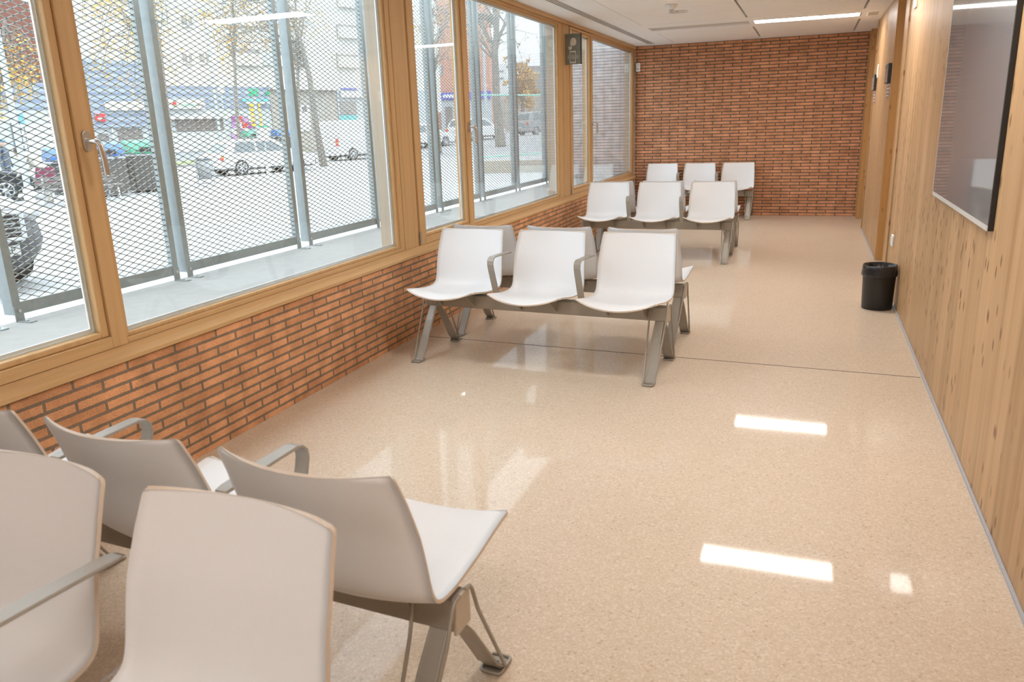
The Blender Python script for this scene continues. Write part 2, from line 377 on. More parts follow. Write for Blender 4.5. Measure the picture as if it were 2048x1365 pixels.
# slot diffuser
t = tag(empty('air_slot_diffuser', (-2.433, 5, ZC)), 'long linear air diffuser with three black slots along the window side', 'air vent')
m = MB(); d = MB()
for i in range(4): m.box((-.054 + i * .0327, -7.4, -.001), (-.054 + i * .0327 + .0095, 7.875, .014))
d.box((-.0535, -7.4, .0145), (.0535, 7.875, .04))
m.build('slot_blades', 'white', t); d.build('slot_backing', 'black', t)
t = tag(empty('ceiling_vent', (.59, 10.88, ZC)), 'small rectangular ceiling grille beside the far lamp', 'air vent')
m = MB(); m.box((-.065, -.18, -.006), (.065, -.168, -.0005)).box((-.065, .168, -.006), (.065, .18, -.0005)).box((-.065, -.168, -.006), (-.055, .168, -.0005)).box((.055, -.168, -.006), (.065, .168, -.0005))
m.build('vent_frame', 'plaster', t)
m = MB()
for i in range(13): m.box((-.055, -.16 + i * .026, -.005), (.055, -.148 + i * .026, -.0005))
m.build('vent_slats', 'recess', t)
t = tag(empty('motion_detector', (-1.45, 8.72, ZC)), 'small round white detector dome on the ceiling tiles', 'detector')
MB().lathe([(0.001, 0), (.06, 0), (.062, -.012), (.055, -.02), (.035, -.045), (.03, -.05)], 28).build('detector_base', 'white', t)
MB().lathe([(.03, -.048), (.026, -.062), (.012, -.07), (0.001, -.071)], 24).build('detector_lens', 'recess', t)
t = tag(empty('ceiling_speaker', (-1.47, 9.31, ZC)), 'flat round grey loudspeaker flush in the ceiling tiles', 'speaker')
MB().lathe([(0.001, -.004), (.09, -.004), (.1, -.003), (.104, -.001)], 36).build('speaker_grille', mat('perforated grille', (.68, .64, .61), .7, noise=(500, .2)), t)
MB().lathe([(.1041, -.0005), (.104, -.007), (.112, -.006), (.114, -.0005)], 36).build('speaker_rim', 'white', t)
MB().cbox((.0, -.06, -.006), (.018, .01, .003)).build('status_light', 'black', t)

# ------------------------------------------------------------------ timber sill and window posts
prof = [(XL + .02, ZS + .0005), (XL + .02, .622), (XL + .008, .632), (XL - .006, .646), (XL - .012, .668), (XL - .15, .668), (XL - .15, ZS + .0005)]
structure(MB().prism(prof, 1, YF, YB - .001).build('trim_1', 'wood_h'))
structure(MB().box((XL - .13, YF, 2.635), (XL + .006, YB - .001, ZC - .001)).build('trim_2', 'wood_h', bevel=.003))
posts = [(1.10, 1.345), (5.083, 5.300), (9.175, 9.425)]
for i, (a, b) in enumerate(posts):
    structure(MB().box((XL - .16, a, .6685), (XL - .012, b, 2.634)).build('trim_%d' % (3 + i), 'wood_v', bevel=.003))

def window(idx, s0, sg0, sg1, s1, f0, fg0, fg1, f1):
    wd = structure(empty('window_%d' % idx, (XL, s0 if s0 is not None else f0, .668)))
    oy = s0 if s0 is not None else f0
    zb = .668
    def B(m, x0, x1, y0, y1, z0, z1): m.box((x0, y0 - oy, z0 - zb), (x1, y1 - oy, z1 - zb))
    ZT = 2.634
    # fixed light: frame, bead, spacer, pane
    fr = MB(); hh = MB(); xa, xb = -.066, -.018
    B(fr, xa, xb, f0, fg0 - .018, zb + .0005, ZT); B(fr, xa, xb, fg1 + .03, f1, zb + .0005, ZT)
    B(hh, xa, xb, fg0 - .018, fg1 + .03, zb + .0005, .694); B(hh, xa, xb, fg0 - .018, fg1 + .03, 2.607, ZT)
    ov = MB(); B(ov, -.159, -.0665, fg1 + .0005, fg1 + .029, zb + .0005, ZT); B(ov, -.159, -.0665, fg0 - .0175, fg0 - .0005, zb + .0005, ZT); ov.build('outer_reveal', 'wood_out', wd)
    fo = fr.build('frame_upright', 'wood_v', wd, .002); hh.build('frame_rail', 'wood_h', wd, .002)
    bd = MB(); xa, xb = -.10, -.027
    xa = -.066; B(bd, xa, xb, fg0 - .0175, fg0, .6945, 2.6065); B(bd, xa, xb, fg1, fg1 + .0295, .6945, 2.6065)
    B(bd, xa, xb, fg0, fg1, .6945, .712); B(bd, xa, xb, fg0, fg1, 2.592, 2.6065)
    bd.build('glazing_bead', 'wood_v', wd, .003)
    def spacer(par, a, b, c, d, x):
        g = MB(); tk = .012
        for (p, q, mi, e) in ((0, .006, 1, 0), (.006, .02, 0, .004)):
            B(g, x - .012 - e, x - .004 - e, a + p, a + q, c + p, d - p); B(g, x - .012 - e, x - .004 - e, b - q, b - p, c + p, d - p)
            B(g, x - .012 - e, x - .004 - e, a + q, b - q, c + p, c + q); B(g, x - .012 - e, x - .004 - e, a + q, b - q, d - q, d - p)
        g.build('glass_spacer', ['spacer', 'rubber'], par)
    spacer(wd, fg0, fg1, .712, 2.592, -.048)
    g = MB(); B(g, -.052, -.046, fg0 + .001, fg1 - .001, .713, 2.591); g.build('glass_pane', 'glass', wd)
    if s0 is not None:
        sh = structure(empty('sash')); sh.parent = wd; del sh['kind']
        a = MB(); c = MB(); xa, xb = -.10, -.004
        B(a, xa, xb, s0 + .012, sg0 - .038, .671, 2.626); B(a, xa, xb, sg1 + .038, s1, .671, 2.626)
        B(c, xa, xb, sg0 - .0375, sg1 + .0375, .671, .722); B(c, xa, xb, sg0 - .0375, sg1 + .0375, 2.60, 2.626)
        a.build('sash_stile', 'wood_v', sh, .003); c.build('sash_rail', 'wood_h', sh, .003)
        bd = MB(); xa, xb = -.09, -.016
        B(bd, xa, xb, sg0 - .037, sg0, .7225, 2.5995); B(bd, xa, xb, sg1, sg1 + .037, .7225, 2.5995)
        B(bd, xa, xb, sg0, sg1, .7225, .748); B(bd, xa, xb, sg0, sg1, 2.575, 2.5995)
        bd.build('sash_bead', 'wood_v', sh, .006)
        spacer(sh, sg0, sg1, .748, 2.575, -.045)
        g = MB(); B(g, -.049, -.043, sg0 + .001, sg1 - .001, .749, 2.574); g.build('sash_glass', 'glass', sh)
        # handle
        hy = (sg1 + .038 + s1) / 2 - oy; hz = 1.53 - zb
        r = MB(); prof = []
        pts = []
        for k in range(24):
            t_ = 2 * PI * k / 24; cy = .018 * math.cos(t_); cz = .018 * math.sin(t_) + (.024 if math.sin(t_) >= 0 else -.022)
            pts.append((cy + hy, cz + hz))
        r.prism(pts, 0, -.004, .008)
        r.build('handle_rosette', 'steel', sh, .002)
        r = MB(); ang = -.25
        r.tube([(.008, hy, hz), (.045, hy, hz), (.056, hy + .003, hz - .004), (.062, hy + .008, hz - .016), (.062, hy + .016, hz - .07), (.060, hy + .021, hz - .135)], [.011, .011, .0115, .012, .0115, .0125], 14)
        r.build('handle_lever', 'steel', sh)
        for zz in (.70, 2.50):
            k = MB(); k.tube([(.002, s0 + .006 - oy, zz - zb), (.002, s0 + .006 - oy, zz + .075 - zb)], .008, 12); k.tube([(.002, s0 + .006 - oy, zz - .01 - zb), (.002, s0 + .006 - oy, zz - .001 - zb)], .0095, 12)
            k.build('hinge', 'steel', sh)
    return wd
window(1, 1.346, 1.47, 2.369, 2.481, 2.484, 2.517, 4.995, 5.082)
window(2, 5.302, 5.443, 6.236, 6.375, 6.378, 6.412, 8.987, 9.174)
window(3, 9.427, 9.57, 10.368, 10.487, 10.49, 10.526, 13.06, YB - .003)
structure(MB().box((XL - .15, YF, .6685), (XL - .002, 1.098, 2.634)).build('wall_left_near', 'plaster'))

# ------------------------------------------------------------------ white seats on beams
def shell_mesh():
    # side profile (y = forward negative for bench facing -Y), z, half width
    P = [(-.300, .488, .250), (-.280, .487, .250), (-.240, .481, .249), (-.18, .470, .249), (-.12, .460, .250), (-.05, .452, .251), (.02, .448, .253),
         (.07, .450, .254), (.103, .458, .255), (.128, .472, .255), (.146, .500, .255), (.159, .545, .254), (.172, .60, .253), (.190, .67, .251), (.213, .730, .248), (.238, .794, .242), (.256, .838, .238)]
    # densify with catmull-rom
    Q = []
    for i in range(len(P) - 1):
        p0, p1, p2, p3 = P[max(i - 1, 0)], P[i], P[i + 1], P[min(i + 2, len(P) - 1)]
        for s in range(3):
            t = s / 3
            Q.append(tuple(.5 * ((2 * b) + (c - a) * t + (2 * a - 5 * b + 4 * c - d) * t * t + (-a + 3 * b - 3 * c + d) * t ** 3) for a, b, c, d in zip(p0, p1, p2, p3)))
    Q.append(P[-1])
    L = [0]
    for a, b in zip(Q, Q[1:]): L.append(L[-1] + math.hypot(b[0] - a[0], b[1] - a[1]))
    tot = L[-1]
    # extra rows near both ends so corners stay round
    def sample(s):
        for i in range(len(L) - 1):
            if s <= L[i + 1] + 1e-9:
                t = (s - L[i]) / (L[i + 1] - L[i]); return [a + (b - a) * t for a, b in zip(Q[i], Q[i + 1])]
        return list(Q[-1])
    ss = [0, .002, .005, .010, .016, .024] + [.024 + (tot - .048) * i / 44 for i in range(1, 44)] + [tot - .024, tot - .016, tot - .010, tot - .005, tot - .002, tot]
    NU = 18; vs = []
    for s in ss:
        y, z, hw = sample(s); y2, z2, _ = sample(min(tot, s + .004)); y1, z1, _ = sample(max(0, s - .004))
        dy, dz = y2 - y1, z2 - z1; n = math.hypot(dy, dz); ny, nz = -dz / n, dy / n    # normal towards the sitter
        r = .012 if s < tot / 2 else .010; e = min(s, tot - s)
        if e < r: hw = hw - r + math.sqrt(max(0, r * r - (r - e) ** 2))
        f = s / tot
        curv = .026 + .026 * max(0, min(1, (f - .5) / .4))
        for k in range(NU + 1):
            u = -1 + 2 * k / NU
            off = curv * (u * u) - curv * .35
            fwd = .040 * (1 - u * u) * max(0, 1 - s / .13) ** 1.5      # front edge bows out and dips
            zk = 1 - .85 * max(0, min(1, (f - .55) / .25)); vs.append((u * hw, y + ny * off - fwd, z + nz * off * zk - fwd * .55))
    fs = []
    W = NU + 1
    for i in range(len(ss) - 1):
        for k in range(NU): fs.append((i * W + k, (i + 1) * W + k, (i + 1) * W + k + 1, i * W + k + 1))
    # thickness
    me = bpy.data.meshes.new('tmp'); me.from_pydata(vs, [], fs); me.update()
    nor = [v.normal.copy() for v in me.vertices]; bpy.data.meshes.remove(me)
    th = .009; N = len(vs)
    # make sure normals point to the sitter side (up on the seat)
    sgn = 1 if nor[W * 14 + NU // 2].z > 0 else -1
    low = [tuple(Vector(v) - n * sgn * th) for v, n in zip(vs, nor)]
    m = MB()
    top = fs if sgn > 0 else [f[::-1] for f in fs]
    m.v = [tuple(v) for v in vs] + low
    for f in top: m.f.append(f); m.mi.append(0); m.sm.append(True)
    for f in top: m.f.append(tuple(i + N for i in f[::-1])); m.mi.append(0); m.sm.append(True)
    rows = len(ss)
    loop = [k for k in range(W)] + [i * W + NU for i in range(1, rows)] + [(rows - 1) * W + k for k in range(NU - 1, -1, -1)] + [i * W for i in range(rows - 2, 0, -1)]
    for a, b in zip(loop, loop[1:] + loop[:1]): m.f.append((a, b, b + N, a + N)); m.mi.append(1); m.sm.append(False)
    return m
def leg_mesh(s):
    # s=-1 front leg, +1 rear leg ; x is along the beam
    m = MB()
    foot = s * .272
    # tapered web
    m.strip([(0, s * .018, .345), (0, s * .10, .245), (0, s * .225, .055), (0, foot - s * .012, .014), (0, foot + s * .002, .006)], [.040, .045, .052, .054, .052], .007, (1, 0, 0))
    # rounded foot pad
    pts = []
    for cx, cy, a0 in ((.020, .035, 0), (-.020, .035, 90), (-.020, -.022, 180), (.020, -.022, 270)):
        for k in range(5):
            a = math.radians(a0 + k * 22.5); pts.append((cx + .012 * math.cos(a), cy + .012 * math.sin(a)))
    m.prism([(x, foot + y * s) for x, y in (pts if s > 0 else pts[::-1])], 2, .0005, .006)
    ring = [(x, foot + y * s, .008) for x, y in pts]; m.tube(ring + ring[:1], .005, 8)
    m.tube([(0, foot + s * .022, .006), (0, foot + s * .022, .009)], .004, 8)
    # rod edges of the web and free outer rods
    for q in (-1, 1):
        m.tube([(q * .022, s * .018, .345), (q * .025, s * .10, .245), (q * .029, s * .225, .055), (q * .030, foot, .011)], .0045, 8)
        m.tube([(q * .032, foot + s * .004, .010), (q * .040, foot - s * .06, .115), (q * .052, s * .085, .33), (q * .055, s * .052, .412), (q * .055, s * .040, .428), (q * .055, s * .015, .432)], .0055, 8)
    return m
def arm_mesh():
    m = MB()
    pts = [(0, -.01, .36), (0, -.035, .42), (0, -.115, .625), (0, -.125, .66), (0, -.122, .685), (0, -.108, .700), (0, -.085, .706), (0, .02, .703), (0, .16, .697), (0, .185, .694)]
    m.strip(pts, [.045] * 4 + [.046] * 4 + [.044, .036], .009, (1, 0, 0)); return m
def gusset_mesh():
    return MB().prism([(-.185, .450), (-.03, .345), (.02, .345), (.06, .428), (-.05, .436)], 0, -.003, .003)
def make_bench():
    t = empty('beam_seat')
    m = MB(); m.box((-.845, -.034, .335), (.845, .034, .425)); m.build('beam', 'alu', t, .006)
    for q in (-1, 1):
        m = MB(); m.box((q * .8455, -.038, .330), (q * .856, .038, .430)); m.build('beam_end_cap', mat('pale plastic cap %d' % q, (.55, .48, .39), .45), t, .003)
    sm = shell_mesh()
    first = None
    for i in (-1, 0, 1):
        if first is None: o = first = sm.build('seat_shell', ['shell', 'ply'], t)
        else: o = first.copy(); COL.objects.link(o); o.parent = t
        o.location = (i * .598, 0, 0)
        for q in (-1, 1): gusset_mesh().build('seat_bracket', 'alu', t, loc=(i * .598 + q * .125, 0, 0))
    for i in (-1, 1):
        arm_mesh().build('armrest', 'alu', t, .003, loc=(i * .299, 0, 0))
        for s in (-1, 1): leg_mesh(s).build('leg', 'alu', t, loc=(i * .800, 0, 0))
    return t
bench0 = make_bench()
BX = -1.61
TILT = -.06
G1, G2 = 'white three-seat beam chairs of the waiting room', None
spec = [
    (BX - .01, .90, TILT, 'nearest three white seats, facing the camera, cut by the lower left picture corner'),
    (BX + .02, 1.575, PI + TILT, 'three white seats with backs to the camera, seen from behind in the left foreground'),
    (BX + .0, 4.77, TILT, 'three white seats facing the camera in mid floor, by the dark floor joint'),
    (BX + .0, 5.47, PI + TILT, 'three white seats facing away, back to back behind the middle row'),
    (BX + .0, 8.94, -.01, 'three white seats facing the camera in the second row beyond the bin'),
    (BX + .0, 9.62, PI - .01, 'three white seats facing the end wall, back to back with the second row'),
    (BX - .05, 12.86, 0, 'three white seats against the brick end wall'),
]
for i, (x, y, rz, lb) in enumerate(spec):
    o = bench0 if i == 0 else copy_tree(bench0)
    o.location = (x, y, 0); o.rotation_euler = (0, 0, rz); tag(o, lb, 'beam seating', G1)

# ------------------------------------------------------------------ waste bin
t = tag(empty('waste_bin', (.580, 6.83, 0)), 'black round plastic waste bin with black liner at the spruce wall', 'bin')
MB().lathe([(.001, .004), (.112, .002), (.115, .006), (.126, .34), (.127, .355), (.123, .355), (.120, .34), (.111, .012), (.001, .010)], 48).build('bin_body', 'binblack', t)
m = MB(); n = 72; rings = []
for (r, z, a) in ((.104, .15, .010), (.114, .27, .006), (.120, .356, .001), (.125, .3585, .0006), (.1285, .352, .0006), (.1300, .33, .0014), (.1315, .305, .002), (.1335, .286, .0032), (.1320, .272, .003), (.1275, .269, .001)):
    rings.append([((r + a * (math.sin(7 * q) * .5 + math.sin(17 * q + z * 40) * .5)) * math.cos(q), (r + a * (math.sin(7 * q) * .5 + math.sin(17 * q + z * 40) * .5)) * math.sin(q), z + a * .8 * math.sin(5 * q + 1)) for q in [2 * PI * k / n for k in range(n)]])
m.add([v for rg in rings for v in rg], [(i * n + k, i * n + (k + 1) % n, (i + 1) * n + (k + 1) % n, (i + 1) * n + k) for i in range(len(rings) - 1) for k in range(n)], 0, True)
m.build('bin_liner', 'bag', t)

# ------------------------------------------------------------------ flag sign on the window post
t = tag(empty('silence_sign', (XL - .012, 9.262, 2.19)), 'grey flag sign on the window post with hushing head and muted phone symbols', 'sign')
t.rotation_euler = (0, 0, 0)
SW, SH = .185, .335
MB().box((.0015, 0, 0), (SW, .026, SH)).build('sign_panel', 'signgrey', t, .002)
MB().box((SW + .0002, -.001, -.001), (SW + .008, .027, SH + .001)).build('sign_edge', 'black', t)
MB().box((.002, -.0012, .158), (SW - .001, -.0002, .160)).build('panel_groove', 'black', t); MB().box((.002, -.0012, .305), (SW - .001, -.0002, .3065)).build('panel_groove', 'black', t)
m = MB()
def disc(m, cx, cz, rx, rz, y0=-.0016, y1=-.0002, n=28, a0=0, a1=2 * PI):
    m.prism([(cx + rx * math.cos(a0 + (a1 - a0) * k / n), cz + rz * math.sin(a0 + (a1 - a0) * k / n)) for k in range(n)][::-1], 1, y0, y1)
def P1(m, pts, mi=0, y0=-.0016, y1=-.0002): m.prism([(x, z) for x, z in pts], 1, y0, y1, mi)
pm = MB()
def D(cx, cz, rx, rz, mi=0, y0=-.0016, y1=-.0002):
    pm.prism([(cx + rx * math.cos(2 * PI * k / 28), cz + rz * math.sin(2 * PI * k / 28)) for k in range(28)], 1, y0, y1, mi)
D(.100, .246, .036, .044)
P1(pm, [(.066, .252), (.0595, .232), (.068, .226)]); P1(pm, [(.068, .222), (.074, .205), (.082, .204), (.079, .222)])
P1(pm, [(.062, .229), (.069, .231), (.070, .218), (.064, .215)])
P1(pm, [(.064, .190), (.066, .214), (.073, .214), (.072, .200), (.080, .196), (.084, .185), (.080, .170), (.072, .165), (.070, .160), (.044, .160), (.045, .172), (.042, .182), (.040, .192), (.055, .200)])
D(.077, .256, .003, .003, 1, -.0022, -.0017)
P1(pm, [(.047, .181), (.066, .194), (.067, .192), (.048, .179)], 1, -.0022, -.0017)
# phone
def ringrect(x0, z0, x1, z1, w):
    P1(pm, [(x0, z0), (x1, z0), (x1, z0 + w), (x0, z0 + w)]); P1(pm, [(x0, z1 - w), (x1, z1 - w), (x1, z1), (x0, z1)])
    P1(pm, [(x0, z0 + w), (x0 + w, z0 + w), (x0 + w, z1 - w), (x0, z1 - w)]); P1(pm, [(x1 - w, z0 + w), (x1, z0 + w), (x1, z1 - w), (x1 - w, z1 - w)])
ringrect(.055, .013, .127, .148, .006)
P1(pm, [(.061, .0185), (.121, .0185), (.121, .029), (.061, .029)]); P1(pm, [(.061, .131), (.121, .131), (.121, .142), (.061, .142)])
for a, b in ((.066, .085), (.095, .116)):
    P1(pm, [(a, .137), (b, .137), (b, .139), (a, .139)], 1, -.0022, -.0017); P1(pm, [(a, .023), (b, .023), (b, .0255), (a, .0255)], 1, -.0022, -.0017)
# bell with stroke
def arc(cx, cz, r, a0, a1, w, n=10):
    for k in range(n):
        a = math.radians(a0 + (a1 - a0) * k / n); b = math.radians(a0 + (a1 - a0) * (k + 1) / n)
        q = [(cx + r * math.cos(a), cz + r * math.sin(a)), (cx + r * math.cos(b), cz + r * math.sin(b)), (cx + (r + w) * math.cos(b), cz + (r + w) * math.sin(b)), (cx + (r + w) * math.cos(a), cz + (r + w) * math.sin(a))]
        P1(pm, q[::-1])
arc(.091, .088, .012, 0, 180, .003)
P1(pm, [(.076, .088), (.079, .088), (.076, .070), (.072, .068)]); P1(pm, [(.103, .088), (.106, .088), (.110, .068), (.106, .070)])
P1(pm, [(.072, .0655), (.110, .0655), (.110, .069), (.072, .069)]); arc(.091, .065, .003, 180, 360, .003, 6)
P1(pm, [(.074, .104), (.077, .106), (.111, .063), (.108, .061)])
for sx_, a in ((-1, (130, 230)), (1, (-50, 50))):
    cx = .091 + sx_ * .034
    arc(cx, .082, .014, a[0], a[1], .003); arc(cx, .082, .024, a[0], a[1], .003)
pm.build('sign_symbols', ['signwhite', 'signgrey'], t)

# ------------------------------------------------------------------ interior small fittings
t = tag(empty('wall_detector', (XL + .012, YB, 2.29)), 'small white intruder sensor high on the brick in the window corner', 'sensor')
MB().box((.0, -.045, 0), (.068, -.0, .135)).build('sensor_housing', 'white', t, .008)
MB().box((.020, -.047, .028), (.048, -.0455, .055)).build('sensor_grille', 'acrylic', t)
MB().box((.032, -.0468, .100), (.044, -.0455, .108)).build('sensor_light', 'black', t)

t = tag(empty('glass_board', (XR, 3.66, 1.055)), 'large glossy grey glass board with black side on the spruce wall', 'wall board')
BH, BL = 1.38, 1.62
MB().box((-.0215, 0, 0), (-.001, BL, BH)).build('board_casing', 'black', t, .002)
MB().box((-.024, .003, .022), (-.0218, BL - .004, BH - .002)).build('board_glass', 'board', t)
MB().box((-.025, .003, .0), (-.0218, BL - .004, .0215)).build('board_rim', 'greyrim', t)
MB().box((-.025, BL + .0005, .0), (-.001, BL + .004, BH)).build('board_side_rim', 'greyrim', t)

for (y, z, h_, ln, lb, nm, cat_) in ((7.46, .415, .095, .12, 'small white wall socket low on the spruce wall beside the door frame', 'wall_socket', 'socket'),
                              (7.48, 2.335, .16, .12, 'white box high on the spruce wall beside the nearer door frame', 'wall_contact', 'switch box'),
                              (11.10, 1.945, .16, .06, 'slim white strip high on the wall beside the far door frame', 'wall_contact', 'switch box')):
    t = tag(empty(nm, (XR, y, z)), lb, cat_)
    MB().box((-.016, -ln / 2, 0), (-.0005, ln / 2, h_)).build('cover_plate', 'white', t, .004)
    MB().box((-.021, -ln / 4, h_ * .2), (-.0165, ln / 4, h_ * .8)).build('cover_insert', 'white', t, .002)
for (y, z, dy, lb) in ((9.395, 1.655, .34, 'dark door sign with clear tabs below, beside the nearer door'), (11.42, 1.635, .34, 'dark door sign with clear tabs below, beside the farther door')):
    t = tag(empty('door_sign', (XR, y, z)), lb, 'sign', 'door signs on the spruce wall')
    MB().box((-.034, -dy / 2, .17), (-.0005, dy / 2, .36)).build('sign_plate', 'black', t, .001)
    MB().box((-.0365, -dy / 2 + .004, .174), (-.0342, dy / 2 - .004, .356)).build('sign_face', 'acrylic', t)
    MB().box((-.0385, -dy / 2 + .03, .325), (-.0367, dy / 2 - .03, .345)).build('sign_band', mat('green band', (.06, .10, .05), .5), t)
    for k in range(4):
        MB().box((-.012, -dy / 2 + .01, .135 - k * .035), (-.0005, dy / 2 - .06 - .01 * k, .165 - k * .035)).build('clear_tab', 'acrylic', t, .001)
        MB().box((-.0135, -dy / 2 + .03, .146 - k * .035), (-.0121, dy / 2 - .10, .154 - k * .035)).build('tab_print', 'paper', t)


# ================================================================== OUTSIDE
structure(MB().box((-140, -60, GZ - .2), (XL - .16, 160, GZ)).build('pavement', 'street'))
structure(MB().box((XL - .16, YF - 2, GZ), (-3.885, YB + 4, .62)).build('concrete_ledge', 'concrete'))
structure(MB().box((XL + .0, YF - .15, 3.251), (-3.0, YB + .3, 3.5)).box((XL + .001, YF - .15, 3.251), (XR + .35, YB + .3, 3.4)).build('canopy', 'plaster'))
structure(MB().box((XL - .001, YB + .001, .621), (-4.0, YB + .2, 3.25)).build('wall_outdoor', 'outbrick'))

# ---- expanded metal screens
XM = -3.87
def screen(y0, y1):
    t = empty('mesh_screen', (XM, y0, .62)); Wd = y1 - y0; z0, z1 = .037, 2.60
    fr = MB()
    for ya, yb, yf in ((0, .045, 0), (Wd - .045, Wd, Wd - .004)):
        fr.box((0, ya, z0), (.005, yb, z1)); fr.box((-.068, yf, z0), (0, yf + .004, z1))
    fr.build('upright_angles', 'galv', t)
    fr = MB(); fr.box((.0, .0455, .037), (.005, Wd - .0455, .100)); fr.box((-.085, .0045, .096), (0, Wd - .0045, .100)); fr.build('bottom_rail', 'galv', t)
    fr = MB(); fr.box((0, .0455, z1 - .06), (.005, Wd - .0455, z1)); fr.box((-.085, .0045, z1 - .004), (0, Wd - .0045, z1)); fr.build('top_rail', 'galv', t)
    m = MB(); n = max(8, round((Wd - .012) / .083)); dy = (Wd - .012) / n; rows = 71; dz = (z1 - .004 - .102) / rows
    for j in range(2 * rows):
        za = .102 + j * dz / 2; zb = za + dz / 2
        for i in range(n):
            ya = .006 + i * dy
            if j % 2 == 0: segs = (((ya, za), (ya + dy / 2, zb)), ((ya + dy, za), (ya + dy / 2, zb)))
            else: segs = (((ya + dy / 2, za), (ya, zb)), ((ya + dy / 2, za), (ya + dy, zb)))
            for (p, q) in segs:
                w_ = .0028; xo = .0020
                m.add([(-.014 - xo, p[0], p[1] - w_), (-.014 + xo, p[0], p[1] - w_), (-.014 + xo, q[0], q[1] - w_), (-.014 - xo, q[0], q[1] - w_),
                       (-.014 - xo, p[0], p[1] + w_), (-.014 + xo, p[0], p[1] + w_), (-.014 + xo, q[0], q[1] + w_), (-.014 - xo, q[0], q[1] + w_)],
                      [(0, 1, 2, 3), (7, 6, 5, 4), (1, 5, 6, 2), (4, 0, 3, 7)])
    m.build('expanded_metal', 'galvmesh', t)
    for yy in (.0, Wd - .05):
        f = MB(); f.box((.006, yy, 0.0005), (.012, yy + .05, .085)).box((.0125, yy + .004, .0005), (.105, yy + .046, .006))
        fo = f.build('foot_bracket', 'galv', t, .001)
        b = MB(); b.tube([(.0125, yy + .025, .058), (.020, yy + .025, .058)], .009, 12); b.build('bolt', 'steel', fo); b = MB(); b.tube([(.06, yy + .025, .0062), (.06, yy + .025, .012)], .008, 8); b.build('bolt', 'steel', fo)
    return t
G3 = 'expanded metal screens outside the windows'
pan = [(1.375, 2.70, 'metal mesh screen outside, leftmost, in front of the silver car'),
       (2.81, 3.99, 'metal mesh screen outside the large near pane, before the recycling containers'),
       (4.06, 5.345, 'metal mesh screen outside the near pane, in front of the white estate car'),
       (5.46, 6.63, 'metal mesh screen behind the post between near and middle windows'),
       (6.74, 7.93, 'metal mesh screen outside the narrow middle sash'),
       (8.03, 9.19, 'metal mesh screen in the left half of the middle large pane'),
       (9.29, 10.50, 'metal mesh screen in the centre of the middle large pane'),
       (10.60, 11.90, 'metal mesh screen at the right of the middle large pane'),
       (12.00, 13.18, 'metal mesh screen farthest away, ending at the pale outdoor wall')]
for a, b, lb in pan: tag(screen(a, b), lb, 'mesh screen', G3)

# ---- materials outdoors
def cm(name, c, r=.5, **k): M[name] = mat(name, c, r, **k); return name
cm('car white', (.60, .605, .61), .25, coat=.3); cm('car silver', (.25, .255, .265), .3, coat=.3); cm('car dark', (.02, .021, .023), .35, coat=.2); cm('car blue', (.07, .085, .12), .35, coat=.2)
cm('car glass', (.10, .12, .13), .08, spec=.8); cm('tyre', (.03, .03, .03), .8); cm('rim', (.5, .5, .5), .4, metal=.5); cm('tail red', (.6, .03, .02), .3); cm('tail orange', (.8, .25, .03), .3)
cm('plate', (.45, .45, .43), .5); cm('black plastic trim', (.04, .04, .042), .6); cm('head glass', (.48, .49, .5), .1, spec=.8); cm('print black', (.02, .02, .02), .6)
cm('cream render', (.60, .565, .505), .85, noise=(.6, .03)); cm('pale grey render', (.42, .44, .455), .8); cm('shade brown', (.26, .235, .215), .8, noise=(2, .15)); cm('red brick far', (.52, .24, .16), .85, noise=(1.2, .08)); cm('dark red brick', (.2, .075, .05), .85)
M['blue corrugated'] = stripes_mat('blue corrugated metal', (.19, .225, .30), (.29, .33, .395), 'Z', .45, .5)
M['ribbed grey'] = stripes_mat('grey ribbed shutter', (.45, .46, .47), (.6, .61, .62), 'Z', .2, .5)
cm('sign white', (.62, .62, .61), .6); cm('sign red', (.75, .04, .04), .6); cm('sign purple', (.27, .05, .25), .6); cm('light purple', (.42, .22, .45), .6); cm('sign teal', (.12, .48, .48), .6); cm('sign green', (.03, .35, .17), .6); cm('sign yellow', (.70, .43, .03), .6); cm('sign blue', (.06, .08, .45), .6); cm('pink print', (.7, .12, .3), .6); cm('sky blue sign', (.12, .4, .7), .6)
cm('shop glass', (.18, .15, .14), .2); cm('stone', (.36, .32, .275), .9, noise=(2.4, .2)); cm('bark', (.17, .148, .125), .9, noise=(6, .2)); cm('leaf yellow', (.62, .38, .07), .7); cm('leaf brown', (.50, .30, .12), .8)
cm('bin blue', (.06, .14, .36), .4); cm('bin green', (.06, .30, .18), .4); cm('bin body', (.09, .082, .076), .6); cm('bin grey', (.30, .31, .32), .5); cm('bench wood', (.17, .145, .13), .8, noise=(12, .15)); cm('pole grey', (.40, .43, .45), .5); cm('kerb', (.25, .24, .22), .9); cm('fence green', (.22, .55, .42), .5)
cm('skin', (.55, .33, .24), .6); cm('coat cream', (.42, .38, .32), .85); cm('maroon cloth', (.16, .03, .055), .85); cm('hair dark', (.05, .03, .025), .7); cm('cap blue', (.08, .25, .45), .7); cm('sand', (.34, .30, .24), .9)

